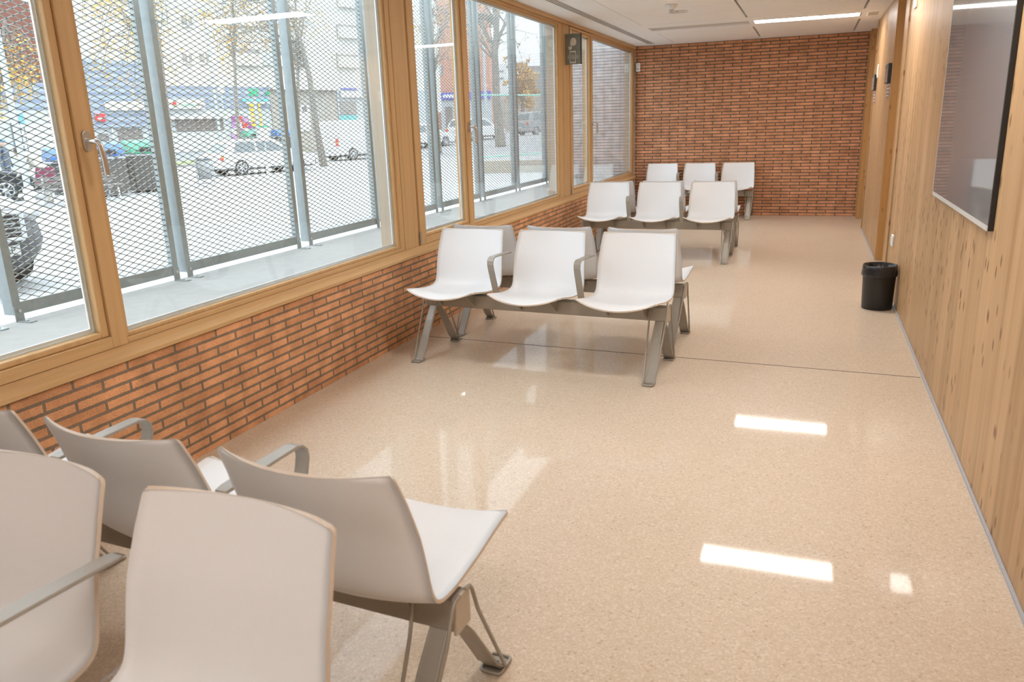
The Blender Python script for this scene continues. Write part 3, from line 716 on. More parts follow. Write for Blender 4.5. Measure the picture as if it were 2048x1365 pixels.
# ---- vehicles (local x forward, y left, z up, origin on the ground under the rear bumper)
def vehicle(name, label, cat, pos, head, kind, paint, L, Wd, H, group=None, plate=None, lamps=True, roof=None):
    t = tag(empty(name, pos, math.atan2(head[1], head[0])), label, cat, group); h = Wd / 2
    k = L / 4.5
    if kind == 'van':
        low = [(0, .32), (0, 1.0), (.03, 1.25), (L - 1.0, 1.25), (L - .25, 1.0), (L, .85), (L, .3)]
        up = [(.03, 1.25), (.12, H - .08), (.3, H), (L - 2.0, H), (L - 1.75, H - .06), (L - 1.0, 1.25)]; beltz = 1.25; tap = .06
    else:
        b = H * .62
        hood = b - .04
        if kind == 'wagon': up = [(.12 * k, b), (.42 * k, H - .10), (.62 * k, H - .02), (1.3 * k, H), (2.4 * k, H - .02), (2.7 * k, H - .08), (3.45 * k, b)]
        elif kind == 'sedan': up = [(.75 * k, b), (1.3 * k, H - .08), (1.7 * k, H), (2.4 * k, H), (2.7 * k, H - .06), (3.45 * k, b)]
        else: up = [(.08 * k, b), (.35 * k, H - .08), (.7 * k, H), (2.3 * k, H), (2.6 * k, H - .06), (3.4 * k, b)]
        low = [(.05, .30), (0, .42), (.0, b - .18), (.06, b - .02), (.12 * k, b), (3.45 * k, b), (4.1 * k, hood - .06), (L - .10, hood - .22), (L, .5), (L - .05, .25)]
        beltz = b; tap = .14
    def arch(pts):
        # cut wheel arches into the lower edge
        return pts
    m = MB()
    n = len(low); vs = []
    for sy, sc in ((-1, .90), (-1, 1.0), (1, 1.0), (1, .90)):
        for (x, z) in low:
            inset = .5 * L + (x - .5 * L) * (.985 if sc < 1 else 1)
            vs.append((inset, sy * h * (1 if sc == 1 else 1.0) if False else sy * (h if sc < 1 else h * .97), z if sc < 1 else z))
    vs = []
    for y_, sx_, sz_ in ((-h, .975, -.03), (-h * .93, 1, 0), (h * .93, 1, 0), (h, .975, -.03)):
        for (x, z) in low: vs.append((L / 2 + (x - L / 2) * sx_, y_, z + (sz_ if z > .6 else 0)))
    fs = [tuple(range(n)), tuple(range(4 * n - 1, 3 * n - 1, -1))]
    for r in range(3):
        for i in range(n): fs.append((r * n + (i + 1) % n, r * n + i, (r + 1) * n + i, (r + 1) * n + (i + 1) % n))
    m.add(vs, fs, 0)
    n = len(up); vs = []
    for sy in (-1, 1):
        for (x, z) in up:
            f = (z - beltz) / (H - beltz); vs.append((x, sy * (h * .93 - tap * f), z))
    m.add(vs, [tuple(range(n)), tuple(range(2 * n - 1, n - 1, -1))] + [((i + 1) % n, i, n + i, n + (i + 1) % n) for i in range(n)], 0)
    m.build('body', paint, t, .03)
    if roof:
        MB().box((.5 * k, -h * .93 + tap + .02, H + .001), (2.5 * k, h * .93 - tap - .02, H + .03)).build('roof_panel', roof, t, .02)
    # glazing
    def gy(z): return h * .93 - tap * (z - beltz) / (H - beltz) + .006
    def win(name, pts, sy):
        q = [(x, sy * gy(z), z) for x, z in pts]; q2 = [(x, sy * (gy(z) + .006), z) for x, z in pts]; n = len(q)
        MB().add(q + q2, [tuple(range(n)), tuple(range(2 * n - 1, n - 1, -1))] + [((i + 1) % n, i, n + i, n + (i + 1) % n) for i in range(n)]).build(name, 'car glass', t)
    if kind != 'van':
        zt, zb_ = H - .11, beltz + .03
        xa = up[0][0]; xb = up[-1][0]
        for sy in (-1, 1):
            win('side_window', [(.52 * k if kind != 'sedan' else 1.15 * k, zb_), (.72 * k if kind != 'sedan' else 1.5 * k, zt), (1.55 * k + (.05 if kind == 'sedan' else 0), zt), (1.55 * k, zb_)], sy) if kind != 'sedan' else win('side_window', [(1.15 * k, zb_), (1.45 * k, zt), (1.95 * k, zt), (1.95 * k, zb_)], sy)
            x0 = 1.64 * k if kind != 'sedan' else 2.03 * k
            win('side_window', [(x0, zb_), (x0, zt), (2.42 * k, zt - .01), (3.1 * k, zb_)], sy)
        # windscreen and rear window
        def slab(nm, p, q, wa, wb):
            (x0, z0), (x1, z1) = p, q; dx, dz = x1 - x0, z1 - z0; n_ = math.hypot(dx, dz); nx, nz = -dz / n_, dx / n_
            if (nx > 0) != (x0 > 2 * k): nx, nz = -nx, -nz
            e = .008; a = .08; A = (x0 + dx * a, z0 + dz * a); B_ = (x0 + dx * .9, z0 + dz * .9)
            vs = []
            for g in (.001, e):
                vs += [(A[0] + nx * g, -wa, A[1] + nz * g), (A[0] + nx * g, wa, A[1] + nz * g), (B_[0] + nx * g, wb, B_[1] + nz * g), (B_[0] + nx * g, -wb, B_[1] + nz * g)]
            MB().add(vs, [(0, 1, 2, 3), (7, 6, 5, 4), (0, 4, 5, 1), (1, 5, 6, 2), (2, 6, 7, 3), (3, 7, 4, 0)]).build(nm, 'car glass', t)
        slab('rear_window', up[0], up[1], h * .93 - .14, h * .93 - tap - .10)
        slab('windscreen', up[-1], up[-2], h * .93 - .10, h * .93 - tap - .06)
    else:
        for sy in (-1, 1): win('side_window', [(L - 1.95, 1.35), (L - 1.95, H - .25), (L - 1.72, H - .25), (L - 1.15, 1.35)], sy)
        MB().box((-.004, -h + .25, 1.3), (.0, h - .25, 1.302)).build('door_seam', 'black plastic trim', t)
    # bumpers, lamps, plate
    MB().box((-.06, -h * .93, .28), (.08, h * .93, .50)).build('rear_bumper', paint if kind != 'van' else 'car white', t, .03)
    MB().box((L - .12, -h * .93, .24), (L + .03, h * .93, .48)).build('front_bumper', 'black plastic trim', t, .03)
    MB().box((.2, -h * .96, .20), (L - .2, h * .96, .285)).build('sill_trim', 'black plastic trim', t)
    for sy in (-1, 1):
        z0 = beltz - .28 if kind != 'van' else .80
        a = MB(); a.box((-.015, sy * (h * .96), z0), (.16, sy * (h * .72), z0 + (.16 if kind != 'van' else .42)))
        tl = a.build('tail_lamp', 'tail red', t, .01)
        MB().box((-.018, sy * h * .965, z0 + .12), (.10, sy * h * .74, z0 + .20)).build('indicator', 'tail orange', tl, .005)
        MB().box((L - .16, sy * h * .94, beltz - .32), (L + .0, sy * h * .60, beltz - .17)).build('head_lamp', 'head glass', t, .02)
    MB().box((-.068, -.26, .52), (-.061, .26, .63)).build('number_plate', 'plate', t)
    wr_ = .31 if kind != 'van' else .34
    for x in ((.78 * k, 3.55 * k) if kind != 'van' else (.95, L - .95)):
        for sy in (-1, 1):
            a = MB(); a.tube([(x, sy * (h - .22), wr_), (x, sy * (h + .012), wr_)], wr_, 26)
            wh = a.build('wheel', 'tyre', t, .015)
            b = MB(); b.tube([(x, sy * (h + .013), wr_), (x, sy * (h + .024), wr_)], wr_ * .28, 14)
            for q in range(7):
                c_, s_ = math.cos(q * 2 * PI / 7), math.sin(q * 2 * PI / 7)
                b.tube([(x, sy * (h + .018), wr_), (x + c_ * wr_ * .62, sy * (h + .018), wr_ + s_ * wr_ * .62)], .022, 6)
            b.tube([(x + math.cos(a_ * PI / 10) * wr_ * .66, sy * (h + .016), wr_ + math.sin(a_ * PI / 10) * wr_ * .66) for a_ in range(21)], .02, 6)
            b.build('hub', 'rim', wh)
    return t
HD = (.34, .94)
def gp(px, py, dz=0): g = ground(px, py); return (g.x, g.y, GZ + dz)
def off(p, a, b):   # move along heading a, to the left b
    hx, hy = HD; n = math.hypot(hx, hy); hx, hy = hx / n, hy / n
    return (p[0] + hx * a - hy * b, p[1] + hy * a + hx * b, p[2])
vehicle('estate_car', 'white estate car parked beyond the litter bin, seen from its rear corner', 'car', off(gp(487, 351), -.78, .86), HD, 'wagon', 'car white', 4.4, 1.72, 1.42)
vehicle('delivery_van', 'white delivery van with red tail lamps parked behind the leaning tree', 'van', off(gp(690, 322), -.3, .98), HD, 'van', 'car white', 5.0, 1.9, 2.15)
vehicle('hatchback', 'dark blue car parked beyond the grass strip, left of the white estate car', 'car', off(gp(420, 315), -3.4, .86), HD, 'hatch', 'car blue', 4.2, 1.75, 1.48)
def quadz(px, D, z): a_ = at(px, 250, D); return (a_.x, a_.y, z)
RT = [(43, -.1, -.1), (47, .22, .30), (52, .45, .62), (58, .60, .72), (120, .62, .74)]
m = MB(); vs = []
for D_, za_, zb_ in RT: vs += [quadz(790, D_, za_), quadz(960, D_, (za_ + zb_) / 2), quadz(1170, D_, zb_)]
nv = len(vs); vs += [(x_, y_, GZ - .1) for x_, y_, _ in vs]
m.add(vs, [(i * 3 + k, i * 3 + k + 1, i * 3 + k + 4, i * 3 + k + 3) for i in range(4) for k in range(2)] + [(i * 3, i * 3 + 3, i * 3 + 3 + nv, i * 3 + nv) for i in range(4)] + [(i * 3 + 2, i * 3 + 2 + nv, i * 3 + 5 + nv, i * 3 + 5) for i in range(4)])
structure(m.build('side_street', 'asphalt'))
def onramp(px, D):
    t_ = (px - 790) / 380
    for (d0, a0, b0), (d1, a1, b1) in zip(RT, RT[1:]):
        if d0 <= D <= d1:
            f = (D - d0) / (d1 - d0); return quadz(px, D, (a0 + (a1 - a0) * f) * (1 - t_) + (b0 + (b1 - b0) * f) * t_)
vehicle('sedan', 'white car in the narrow middle window, behind the thin trunk', 'car', off(onramp(888, 49), -3.4, .86), HD, 'sedan', 'car white', 4.4, 1.75, 1.42)
vehicle('hatchback', 'white car in the middle window, partly hidden behind the green fence post', 'car', off(onramp(992, 54), -3.2, .86), HD, 'hatch', 'car white', 4.2, 1.75, 1.45)
vehicle('sport_utility_car', 'silver and dark car at the right of the middle window, red tail lamp', 'car', off(onramp(1062, 61), -1.0, .2), (.5, .86), 'wagon', 'car silver', 4.6, 1.85, 1.75)
# dark car behind the wooden bench
g = ground(60, 399)
vehicle('hatchback', 'dark car with pale roof behind the wooden bench at the left edge', 'car', (g.x - 2.2, g.y - 3.3, GZ), (.45, .89), 'hatch', 'car dark', 4.2, 1.75, 1.40, roof='car white')

# nearest car: only its front corner shows, with plate and grille
def front_car():
    g = at(-12, 507, 8.3); ang = math.radians(-4)
    t = tag(empty('parked_car', (g.x - .05, g.y, GZ), ang), 'silver and grey car front with chrome grille frame cut by the left picture edge', 'car')
    h = .88
    # front loft in plan: stations of height; x forward
    zs = [(.18, -.32, .72), (.30, -.12, .82), (.42, -.02, .86), (.55, .03, .88), (.68, .0, .88), (.80, -.05, .87), (.92, -.14, .84), (1.02, -.35, .80), (1.08, -.9, .76), (1.12, -1.3, .70)]
    m = MB(); N = 17; vs = []
    for z, xf, hw in zs:
        for k in range(N):
            u = -1 + 2 * k / (N - 1); a = abs(u)
            y = hw * math.copysign(min(1, a * 1.15) if a < .8 else .92 + .08 * (a - .8) / .2, u); y = hw * math.sin(u * PI / 2)
            x = xf - .75 * (1 - math.cos(u * PI / 2)) ** 1.6
            vs.append((x, y, z))
        vs += [(-4.0, hw, z), (-4.0, -hw, z)]
    W = N + 2
    fs = [(i * W + k, i * W + (k + 1) % W, (i + 1) * W + (k + 1) % W, (i + 1) * W + k) for i in range(len(zs) - 1) for k in range(W)]
    fs += [tuple(range(W - 1, -1, -1)), tuple(range((len(zs) - 1) * W, len(zs) * W))]
    m.add(vs, fs, 0, True)
    for i, f in enumerate(m.f):
        z = sum(m.v[j][2] for j in f) / len(f); m.mi[i] = 1 if z < .9 else 0
    m.build('body', ['car silver', 'car dark grey'], t)
    up = [(-3.6, 1.05), (-3.2, 1.5), (-2.6, 1.56), (-1.9, 1.5), (-1.1, 1.06)]; n = 5
    vs = [(x, sy * (.74 - .14 * (z > 1.2)), z) for sy in (-1, 1) for x, z in up]
    MB().add(vs, [tuple(range(n)), tuple(range(2 * n - 1, n - 1, -1))] + [((i + 1) % n, i, n + i, n + (i + 1) % n) for i in range(n)]).build('cabin', 'car glass', t, .03)
    gr = MB(); gr.box((-.06, -.36, .63), (.035, .36, .87)); gr.build('grille', 'print black', t, .01)
    fr = MB()
    for a, b in (((-.02, -.40, .87), (.055, .40, .915)), ((-.02, -.38, .585), (.055, .38, .63)), ((-.02, -.41, .60), (.05, -.355, .90)), ((-.02, .355, .60), (.05, .41, .90))): fr.box(a, b)
    fr.build('grille_frame', 'head glass', t, .015)
    for z in (.68, .73, .78, .83): MB().box((.036, -.35, z - .008), (.042, .35, z + .008)).build('grille_bar', 'bin grey', t)
    for sy in (-1, 1):
        MB().sphere((-.22, sy * .62, .86), .14, 16, 0, (1.2, 1.0, .8)).build('head_lamp', 'head glass', t)
        MB().sphere((-.30, sy * .60, .42), .08, 14, 0, (1, 1.2, .8)).build('fog_lamp', 'car dark grey', t)
        for x in (-.95, -3.4):
            a = MB(); a.tube([(x, sy * .66, .31), (x, sy * .885, .31)], .31, 26); a.build('wheel', 'tyre', t, .015)
    MB().box((.035, -.26, .435), (.045, .30, .545)).build('number_plate', 'plate', t, .002)
    mx = Matrix.Translation((.0458, .16, .49)) @ Matrix.Rotation(PI / 2, 4, 'Z') @ Matrix.Rotation(PI / 2, 4, 'X')
    text_mesh('LRP', .105, mx, M['print black'], 'plate_letters', t, .0005)
    return t
cm('car dark grey', (.07, .07, .075), .45)
front_car()

# ---- street furniture
def container(label, px, py, D, body_h, lid, wpx, group):
    g = at(px, py, D); w_ = wpx * D / F_PX / 1.0
    t = tag(empty('recycling_container', (g.x, g.y, g.z), math.radians(62)), label, 'waste container', group)
    hw = w_ / 2; d = .55
    MB().add([(-hw * .88, -d * .85, .02), (hw * .88, -d * .85, .02), (hw * .88, d * .85, .02), (-hw * .88, d * .85, .02), (-hw, -d, body_h), (hw, -d, body_h), (hw, d, body_h), (-hw, d, body_h)],
             [(0, 3, 2, 1), (4, 5, 6, 7), (0, 1, 5, 4), (1, 2, 6, 5), (2, 3, 7, 6), (3, 0, 4, 7)]).build('container_body', 'bin body', t, .03)
    MB().box((-hw * 1.04, -d * 1.06, body_h + .002), (hw * 1.04, d * 1.06, body_h + .07)).build('rim', 'bin grey', t, .02)
    pr = [(-d * 1.03, 0), (-d * 1.0, .17), (-d * .72, .34), (-d * .3, .42), (d * .3, .42), (d * .72, .34), (d, .17), (d * 1.03, 0)]
    l = MB(); l.prism([(y, z + body_h + .072) for y, z in pr][::-1], 0, -hw * .98, hw * .98); lo = l.build('lid', lid, t, .05)
    MB().box((-hw * .55, -d * 1.04, body_h + .13), (hw * .55, -d * .80, body_h + .27)).build('slot', 'print black', lo, .02)
    for sx_ in (-1, 1): MB().box((sx_ * hw * 1.01, -.06, body_h * .25), (sx_ * hw * 1.09, .06, body_h + .1)).build('lifting_arm', 'bin grey', t, .01)
GC = 'recycling containers near the street bench'
container('container with blue lid left of the window post, behind the bent person', 136, 392, 24.5, 1.0, 'bin blue', 56, GC)
container('container with blue lid right of the handled window post', 214, 389, 22.8, 1.0, 'bin blue', 72, GC)
container('container with green lid next to the blue-lidded container', 303, 381, 24.3, 1.05, 'bin green', 80, GC)
GD = 'far containers behind the white estate car'
container('far container with green lid behind the white estate car roof', 512, 315, 52, 1.25, 'bin green', 40, GD)
container('far container with blue lid behind the white estate car', 567, 313, 52, 1.25, 'bin blue', 32, GD)
container('dark container with white lid on the grass strip before the stone wall', 606, 297, 66, 1.6, 'sign white', 58, GD)

# wooden bench
g0 = ground(88, 414); g1 = ground(232, 399); dv = (g1 - g0); Lb = dv.length
t = tag(empty('street_bench', (g0.x, g0.y, GZ), math.atan2(dv.y, dv.x)), 'weathered wooden slat bench with pale legs on the pavement', 'bench')
for i, (y, z, tl) in enumerate(((.02, .50, 1), (.05, .62, 1), (-.10, .40, 0), (-.24, .40, 0), (-.38, .40, 0))):
    m = MB()
    if tl: m.box((-.1, y, z), (Lb + .1, y + .035, z + .10))
    else: m.box((-.1, y, z), (Lb + .1, y + .12, z + .035))
    m.build('slat', 'bench wood', t, .004)
for x in (.1, Lb - .1):
    m = MB(); m.tube([(x, .12, 0), (x, .04, .36), (x, .045, .70)], .022, 8); m.tube([(x, -.40, 0), (x, -.33, .385), (x, .0, .385)], .022, 8); m.build('bench_frame', 'head glass', t)
# litter bin
g = gp(414, 373)
t = tag(empty('litter_bin', g, math.radians(55)), 'grey street litter bin in front of the white estate car', 'bin')
MB().lathe([(.001, .24), (.21, .24), (.24, .80), (.2, .86), (.001, .86)], 24).build('bin_drum', 'bin grey', t)
MB().lathe([(.2, .861), (.26, .87), (.25, .93), (.1, .99), (.001, 1.0)], 24).build('bin_hood', 'car silver', t)
for s_ in (-1, 1): MB().tube([(s_ * .26, 0, 0), (s_ * .26, 0, .85)], .022, 8).build('bin_post', 'pole grey', t)
MB().tube([(-.26, 0, .1), (.26, 0, .1)], .018, 8).build('bin_rail', 'pole grey', t)

def pole(name, label, cat, base, h_, r, mats='pole grey', group=None):
    t = tag(empty(name, base), label, cat, group); m = MB(); m.tube([(0, 0, 0), (0, 0, h_)], [r, r * .7], 14); m.build('pole', mats, t)
    m = MB(); m.lathe([(r * 1.5, 0), (r * 1.5, .5), (r * 1.05, .52)], 14); m.build('pole_base', 'sign white', t); return t
t = pole('street_lamp', 'grey street lamp post at the left edge, before the dark car', 'street lamp', gp(63, 414), 6.5, .085)
MB().tube([(0, 0, 6.5), (.3, .2, 6.9), (1.0, .8, 7.0)], .04, 8).build('lamp_arm', 'pole grey', t); MB().box((.9, .65, 6.93), (1.5, .95, 7.05)).build('lamp_head', 'pole grey', t, .03)
b = at(457, 300, 50); t = pole('street_lamp', 'street lamp with white globe in front of the blue ribbed facade', 'street lamp', (b.x, b.y, GZ), at(455, 190, 50).z - GZ, .07)
MB().sphere((0, 0, at(455, 183, 50).z - GZ), .23, 18).build('globe', 'sign white', t)
b = at(448, 300, 56); t = pole('street_lamp', 'tall slim lamp post just left of the globe lamp', 'street lamp', (b.x - .2, b.y, GZ), 10.5, .11)
MB().tube([(0, 0, 10.5), (.4, .2, 10.9), (1.2, .9, 11.0)], .05, 8).build('lamp_arm', 'pole grey', t)
b = at(880, 300, 40); t = pole('street_lamp', 'tall lamp post with curved arm before the right brick building', 'street lamp', (at(975, 300, 62).x, at(975, 300, 62).y, GZ), 9.5, .14)
MB().tube([(0, 0, 9.5), (-.4, -.4, 10.3), (-2.2, -1.2, 10.9), (-3.6, -1.8, 10.8)], .05, 8).build('lamp_arm', 'pole grey', t)
b = gp(538, 357); t = pole('sign_post', 'signpost with white and green box beside the white estate car', 'sign post', b, 1.9, .04)
zz = at(530, 282, depth((b[0], b[1], 1))).z - GZ
MB().box((-.12, -.12, zz), (.12, .12, zz + .48)).build('sign_box', 'sign white', t, .01)
MB().box((-.13, -.13, zz + .485), (.13, .13, zz + .54)).build('box_lid', 'sign green', t)
# yellow striped pole
b = at(520, 300, 50); t = tag(empty('striped_column', (b.x, b.y, GZ), math.radians(60)), 'yellow and white striped column beside the far containers', 'sign column')
za, zb2 = at(515, 255, 50).z - GZ, at(513, 208, 50).z - GZ
MB().tube([(0, 0, 0), (0, 0, zb2 + .7)], .13, 12).build('column_core', 'pole grey', t)
for k in range(6):
    a = za + (zb2 - za) * k / 6; st = (zb2 - za) / 6
    MB().add([(-.42, -.15, a + .08), (-.16, -.15, a), (-.16, -.15, a + st * .85), (-.42, -.15, a + st * .98), (-.42, -.10, a + .08), (-.16, -.10, a), (-.16, -.10, a + st * .85), (-.42, -.10, a + st * .98)],
             [(0, 1, 2, 3), (7, 6, 5, 4), (0, 4, 5, 1), (1, 5, 6, 2), (2, 6, 7, 3), (3, 7, 4, 0)]).build('yellow_stripe', 'sign yellow', t)
MB().box((.18, -.15, za), (.28, -.10, zb2)).build('yellow_edge', 'sign yellow', t)
MB().box((-.22, -.22, zb2 + .45), (.22, .22, zb2 + .9)).build('column_top', 'sign green', t, .03)

# grass strip and kerbs
A = ground(300, 342); B2 = ground(700, 297); dv = B2 - A
t = empty('kerb', (A.x, A.y, GZ), math.atan2(dv.y, dv.x)); structure(t)
MB().box((-12, 0, 0), (dv.length + 30, .3, .12)).build('kerb_stone', 'kerb', t)
gs = MB().box((-12, .301, .0), (dv.length + 30, 3.2, .11)).build('grass', 'grass', t); 
# soil patches round the trees are part of the pavement setting

# ---- green sports fence and low wall
a = gp(964, 320); b = ground(1112, 309)
t = tag(empty('sports_fence', a, math.atan2(b.y - a[1], b.x - a[0])), 'tall green fence frame beyond the middle window', 'fence')
Lf = math.hypot(b.x - a[0], b.y - a[1]) + 8; Hf = 3.05
for x in (0, Lf): MB().tube([(x, 0, 0), (x, 0, Hf)], .045, 8).build('fence_post', 'fence green', t)
for z in (.12, Hf): MB().tube([(0, 0, z), (Lf, 0, z)], .035, 8).build('fence_rail', 'fence green', t)
m = MB()
for i in range(1, int(Lf / .35)): m.tube([(i * .35, 0, .12), (i * .35, 0, Hf)], .004, 4, 0, False)
m.build('fence_wires', 'fence green', t)
a = ground(958, 347); b = ground(1112, 343)
structure(MB().prism([(a.x, a.y), (b.x + 2, b.y), (b.x + 2, b.y + .4), (a.x, a.y + .4)], 2, GZ, GZ + .42).build('low_wall', 'sand'))

# ---- facades across the street
FA = Vector((-43.39, 38.98, 0)); ex = Vector((.289, .957, 0)).normalized(); nn_ = Vector((ex.y, -ex.x, 0)); RZ = math.atan2(ex.y, ex.x)
def fp(px, py, setback=0.0):
    d = ray(px, py); t_ = ((FA - nn_ * setback) - EYE).dot(nn_) / d.dot(nn_); p_ = EYE + d * t_
    return (p_ - FA).dot(ex), p_.z
def frect(px0, py0, px1, py1, sb=0.0):
    a_ = fp(px0, py0, sb); b_ = fp(px1, py1, sb); return a_[0], b_[0], b_[1], a_[1]     # s0,s1,z0,z1
def fbox(par, name, m_, r, y0, y1, bev=0):
    return MB().box((r[0], y0, r[2] - par.location.z), (r[1], y1, r[3] - par.location.z)).build(name, m_, par, bev)
# cream apartment block (set back above the shops)
ap = tag(empty('apartment_building', (FA.x, FA.y, GZ), RZ), 'cream apartment block with recessed grey balconies above the shops', 'building')
s0, s1 = fp(150, 150)[0], fp(800, 150)[0] + 6
MB().box((s0, .6, 3.0), (s1, 3.0, 19)).build('wall', 'cream render', ap)
def apwin(px0, py0, px1, py1, big=False):
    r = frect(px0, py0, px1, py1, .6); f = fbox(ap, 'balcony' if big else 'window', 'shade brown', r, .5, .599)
    if big:
        MB().box((r[0], .15, r[2] - GZ - .1), (r[1], .49, r[2] - GZ + .75)).build('balcony_front', 'cream render', f); MB().box((r[1] + .02, .35, r[2] - GZ), (r[1] + 1.2, .49, r[3] - GZ)).build('side_panel', 'pale grey render', f)
    else:
        MB().box((r[0] - .08, .44, r[2] - GZ - .1), (r[1] + .08, .499, r[2] - GZ)).build('window_sill', 'sign white', f); MB().box(((r[0] + r[1]) / 2 - .04, .47, r[2] - GZ), ((r[0] + r[1]) / 2 + .04, .499, r[3] - GZ)).build('window_bar', 'sign white', f)
for q in ((364, 107, 384, 126), (398, 107, 418, 126), (362, 30, 384, 52), (300, 60, 316, 82)): apwin(*q)
for q in ((462, 96, 518, 130), (545, 98, 592, 132), (450, 22, 510, 52), (540, 20, 590, 50), (672, 108, 712, 134), (672, 48, 712, 76), (672, -10, 712, 16), (240, -10, 300, 40), (730, 70, 752, 96)): apwin(*q, big=True)
# blue ribbed shop block
bs = tag(empty('shop_building', (FA.x, FA.y, GZ), RZ), 'long low shop block clad in blue corrugated metal with white signs', 'building')
r = frect(-40, 172, 538, 217); zb3 = fp(400, 217)[1] - GZ; zt3 = fp(400, 172)[1] - GZ
MB().box((fp(-60, 200)[0], 0, zb3), (fp(540, 200)[0], .59, zt3)).build('ribbed_band', 'blue corrugated', bs)
a_, b_ = fp(172, 150)[0], fp(292, 150)[0]
MB().box((a_, -.02, zt3 - .6), (b_, .59, fp(230, 120)[1] - GZ)).build('ribbed_tower', 'blue corrugated', bs)
MB().box((fp(-60, 200)[0], .05, 0), (fp(540, 200)[0], .58, zb3 - .001)).build('shop_wall', 'pale grey render', bs)
MB().box((fp(175, 200)[0], -.15, fp(180, 256)[1] - GZ), (fp(285, 200)[0], .04, zb3 + .2)).build('ribbed_panel', 'blue corrugated', bs)
def shopbit(name, m_, px0, py0, px1, py1, y0, y1, par=None): return fbox(par or bs, name, m_, frect(px0, py0, px1, py1), y0, y1)
shopbit('shop_window', 'shop glass', 350, 237, 448, 262, .0, .049); shopbit('awning_rail', 'sign white', 336, 232, 452, 237, -.5, .049)
shopbit('window_apron', 'ribbed grey', 340, 263, 455, 300, .0, .049); shopbit('shop_window', 'shop glass', 235, 258, 290, 300, .0, .049)
shopbit('shop_window', 'shop glass', 196, 268, 222, 300, .0, .049); shopbit('white_column', 'sign white', 222, 256, 232, 305, -.1, .049)
shopbit('shop_door', 'car glass', 20, 246, 60, 305, .0, .049)
for k in range(16):
    a0, b0 = k % 6, k // 6
mos = [(0, 0, 1), (2, 0, 2), (0, 1, 2), (3, 1, 1), (4, 1, 1), (1, 2, 1), (2, 2, 0), (0, 3, 2), (3, 0, 0), (4, 0, 0), (1, 0, 3), (2, 1, 3), (1, 1, 0), (0, 2, 0), (1, 3, 0)]
for (i, j, c_) in mos:
    x0 = 463 + i * 11; y0 = 233 + j * 12
    shopbit('wall_tile', ['sign white', 'sign purple', 'light purple', 'sign red'][c_], x0, y0, x0 + 10.4, y0 + 11.4, -.04, .049)
def facade_sign(label, px0, py0, px1, py1, m_, y0=-.3, y1=-.18):
    r = frect(px0, py0, px1, py1); t = tag(empty('shop_sign', tuple(FA + ex * r[0] - nn_ * 0 + Vector((0, 0, r[2]))), RZ), label, 'shop sign')
    MB().box((0, y0, 0), (r[1] - r[0], y1, r[3] - r[2])).build('sign_board', m_, t, .01); return t, r[1] - r[0], r[3] - r[2], y0
def ftext(t, body, size, x, z, y, m_):
    text_mesh(body, size, Matrix.Translation((x, y - .01, z)) @ Matrix.Rotation(PI / 2, 4, 'X'), M[m_], 'sign_lettering', t, .005)
t, w_, h_, y_ = facade_sign('white shop sign reading Condis express with red and green round mark', 310, 199, 406, 218, 'sign white')
ftext(t, 'Condis', h_ * .62, w_ * .60, h_ * .45, y_, 'sign green'); ftext(t, 'express', h_ * .36, w_ * .88, h_ * .42, y_, 'print black')
MB().sphere((w_ * .34, y_ - .01, h_ * .5), h_ * .27, 16, 0, (1, .1, 1)).build('round_mark', 'sign red', t); MB().box((w_ * .34 - h_ * .15, y_ - .05, h_ * .22), (w_ * .34 + h_ * .2, y_ - .03, h_ * .42)).build('mark_leaf', 'sign green', t)
facade_sign('blank white shop sign left of the Condis express sign, behind yellow leaves', 205, 203, 290, 221, 'sign white')
t, w_, h_, y_ = facade_sign('red shop sign right beside the handled window post', 186, 228, 208, 243, 'sign red'); MB().box((w_ * .15, y_ - .02, h_ * .3), (w_ * .85, y_ - .001, h_ * .45)).build('sign_stroke', 'sign white', t)
facade_sign('small purple projecting shop sign under the blank white sign', 277, 223, 289, 234, 'sign purple', -.9, -.8)
facade_sign('sky blue shop sign above the white lattice at far left', 33, 228, 46, 250, 'sky blue sign')
t, w_, h_, y_ = facade_sign('teal shop sign band behind the striped column', 481, 198, 536, 204, 'sign teal'); MB().box((w_ * .1, y_, -h_ * .6), (w_ * .97, y_ + .1, -h_ * .1)).build('white_band', 'sign white', t)
t, w_, h_, y_ = facade_sign('green pharmacy cross sign above the teal sign', 513, 186, 521, 189, 'sign green', -1.2, -.9); MB().box((w_ * .33, -1.2, -h_ * 1.6), (w_ * .67, -.9, h_ * 1.8)).build('cross_upright', 'sign green', t)
t = tag(empty('lattice_panel', tuple(FA + ex * fp(48, 285)[0] + nn_ * 6 + Vector((0, 0, GZ))), RZ), 'white perforated lattice wall behind the dark car at far left', 'lattice wall')
t.location = tuple(at(46, 300, 42))[0:2] + (GZ,)
m = MB(); zt_ = at(46, 252, 42).z - GZ; wl = 3.0
m.box((0, 0, 0), (wl, .08, 1.0))
for k in range(17): m.box((k * wl / 16 - .045, 0, 1.0), (k * wl / 16 + .045, .08, zt_))
for z in (1.0, 1.0 + (zt_ - 1) * .33, 1.0 + (zt_ - 1) * .66, zt_): m.box((-.045, -.01, z - .07), (wl + .045, .09, z + .07))
m.build('lattice', 'sign white', t)
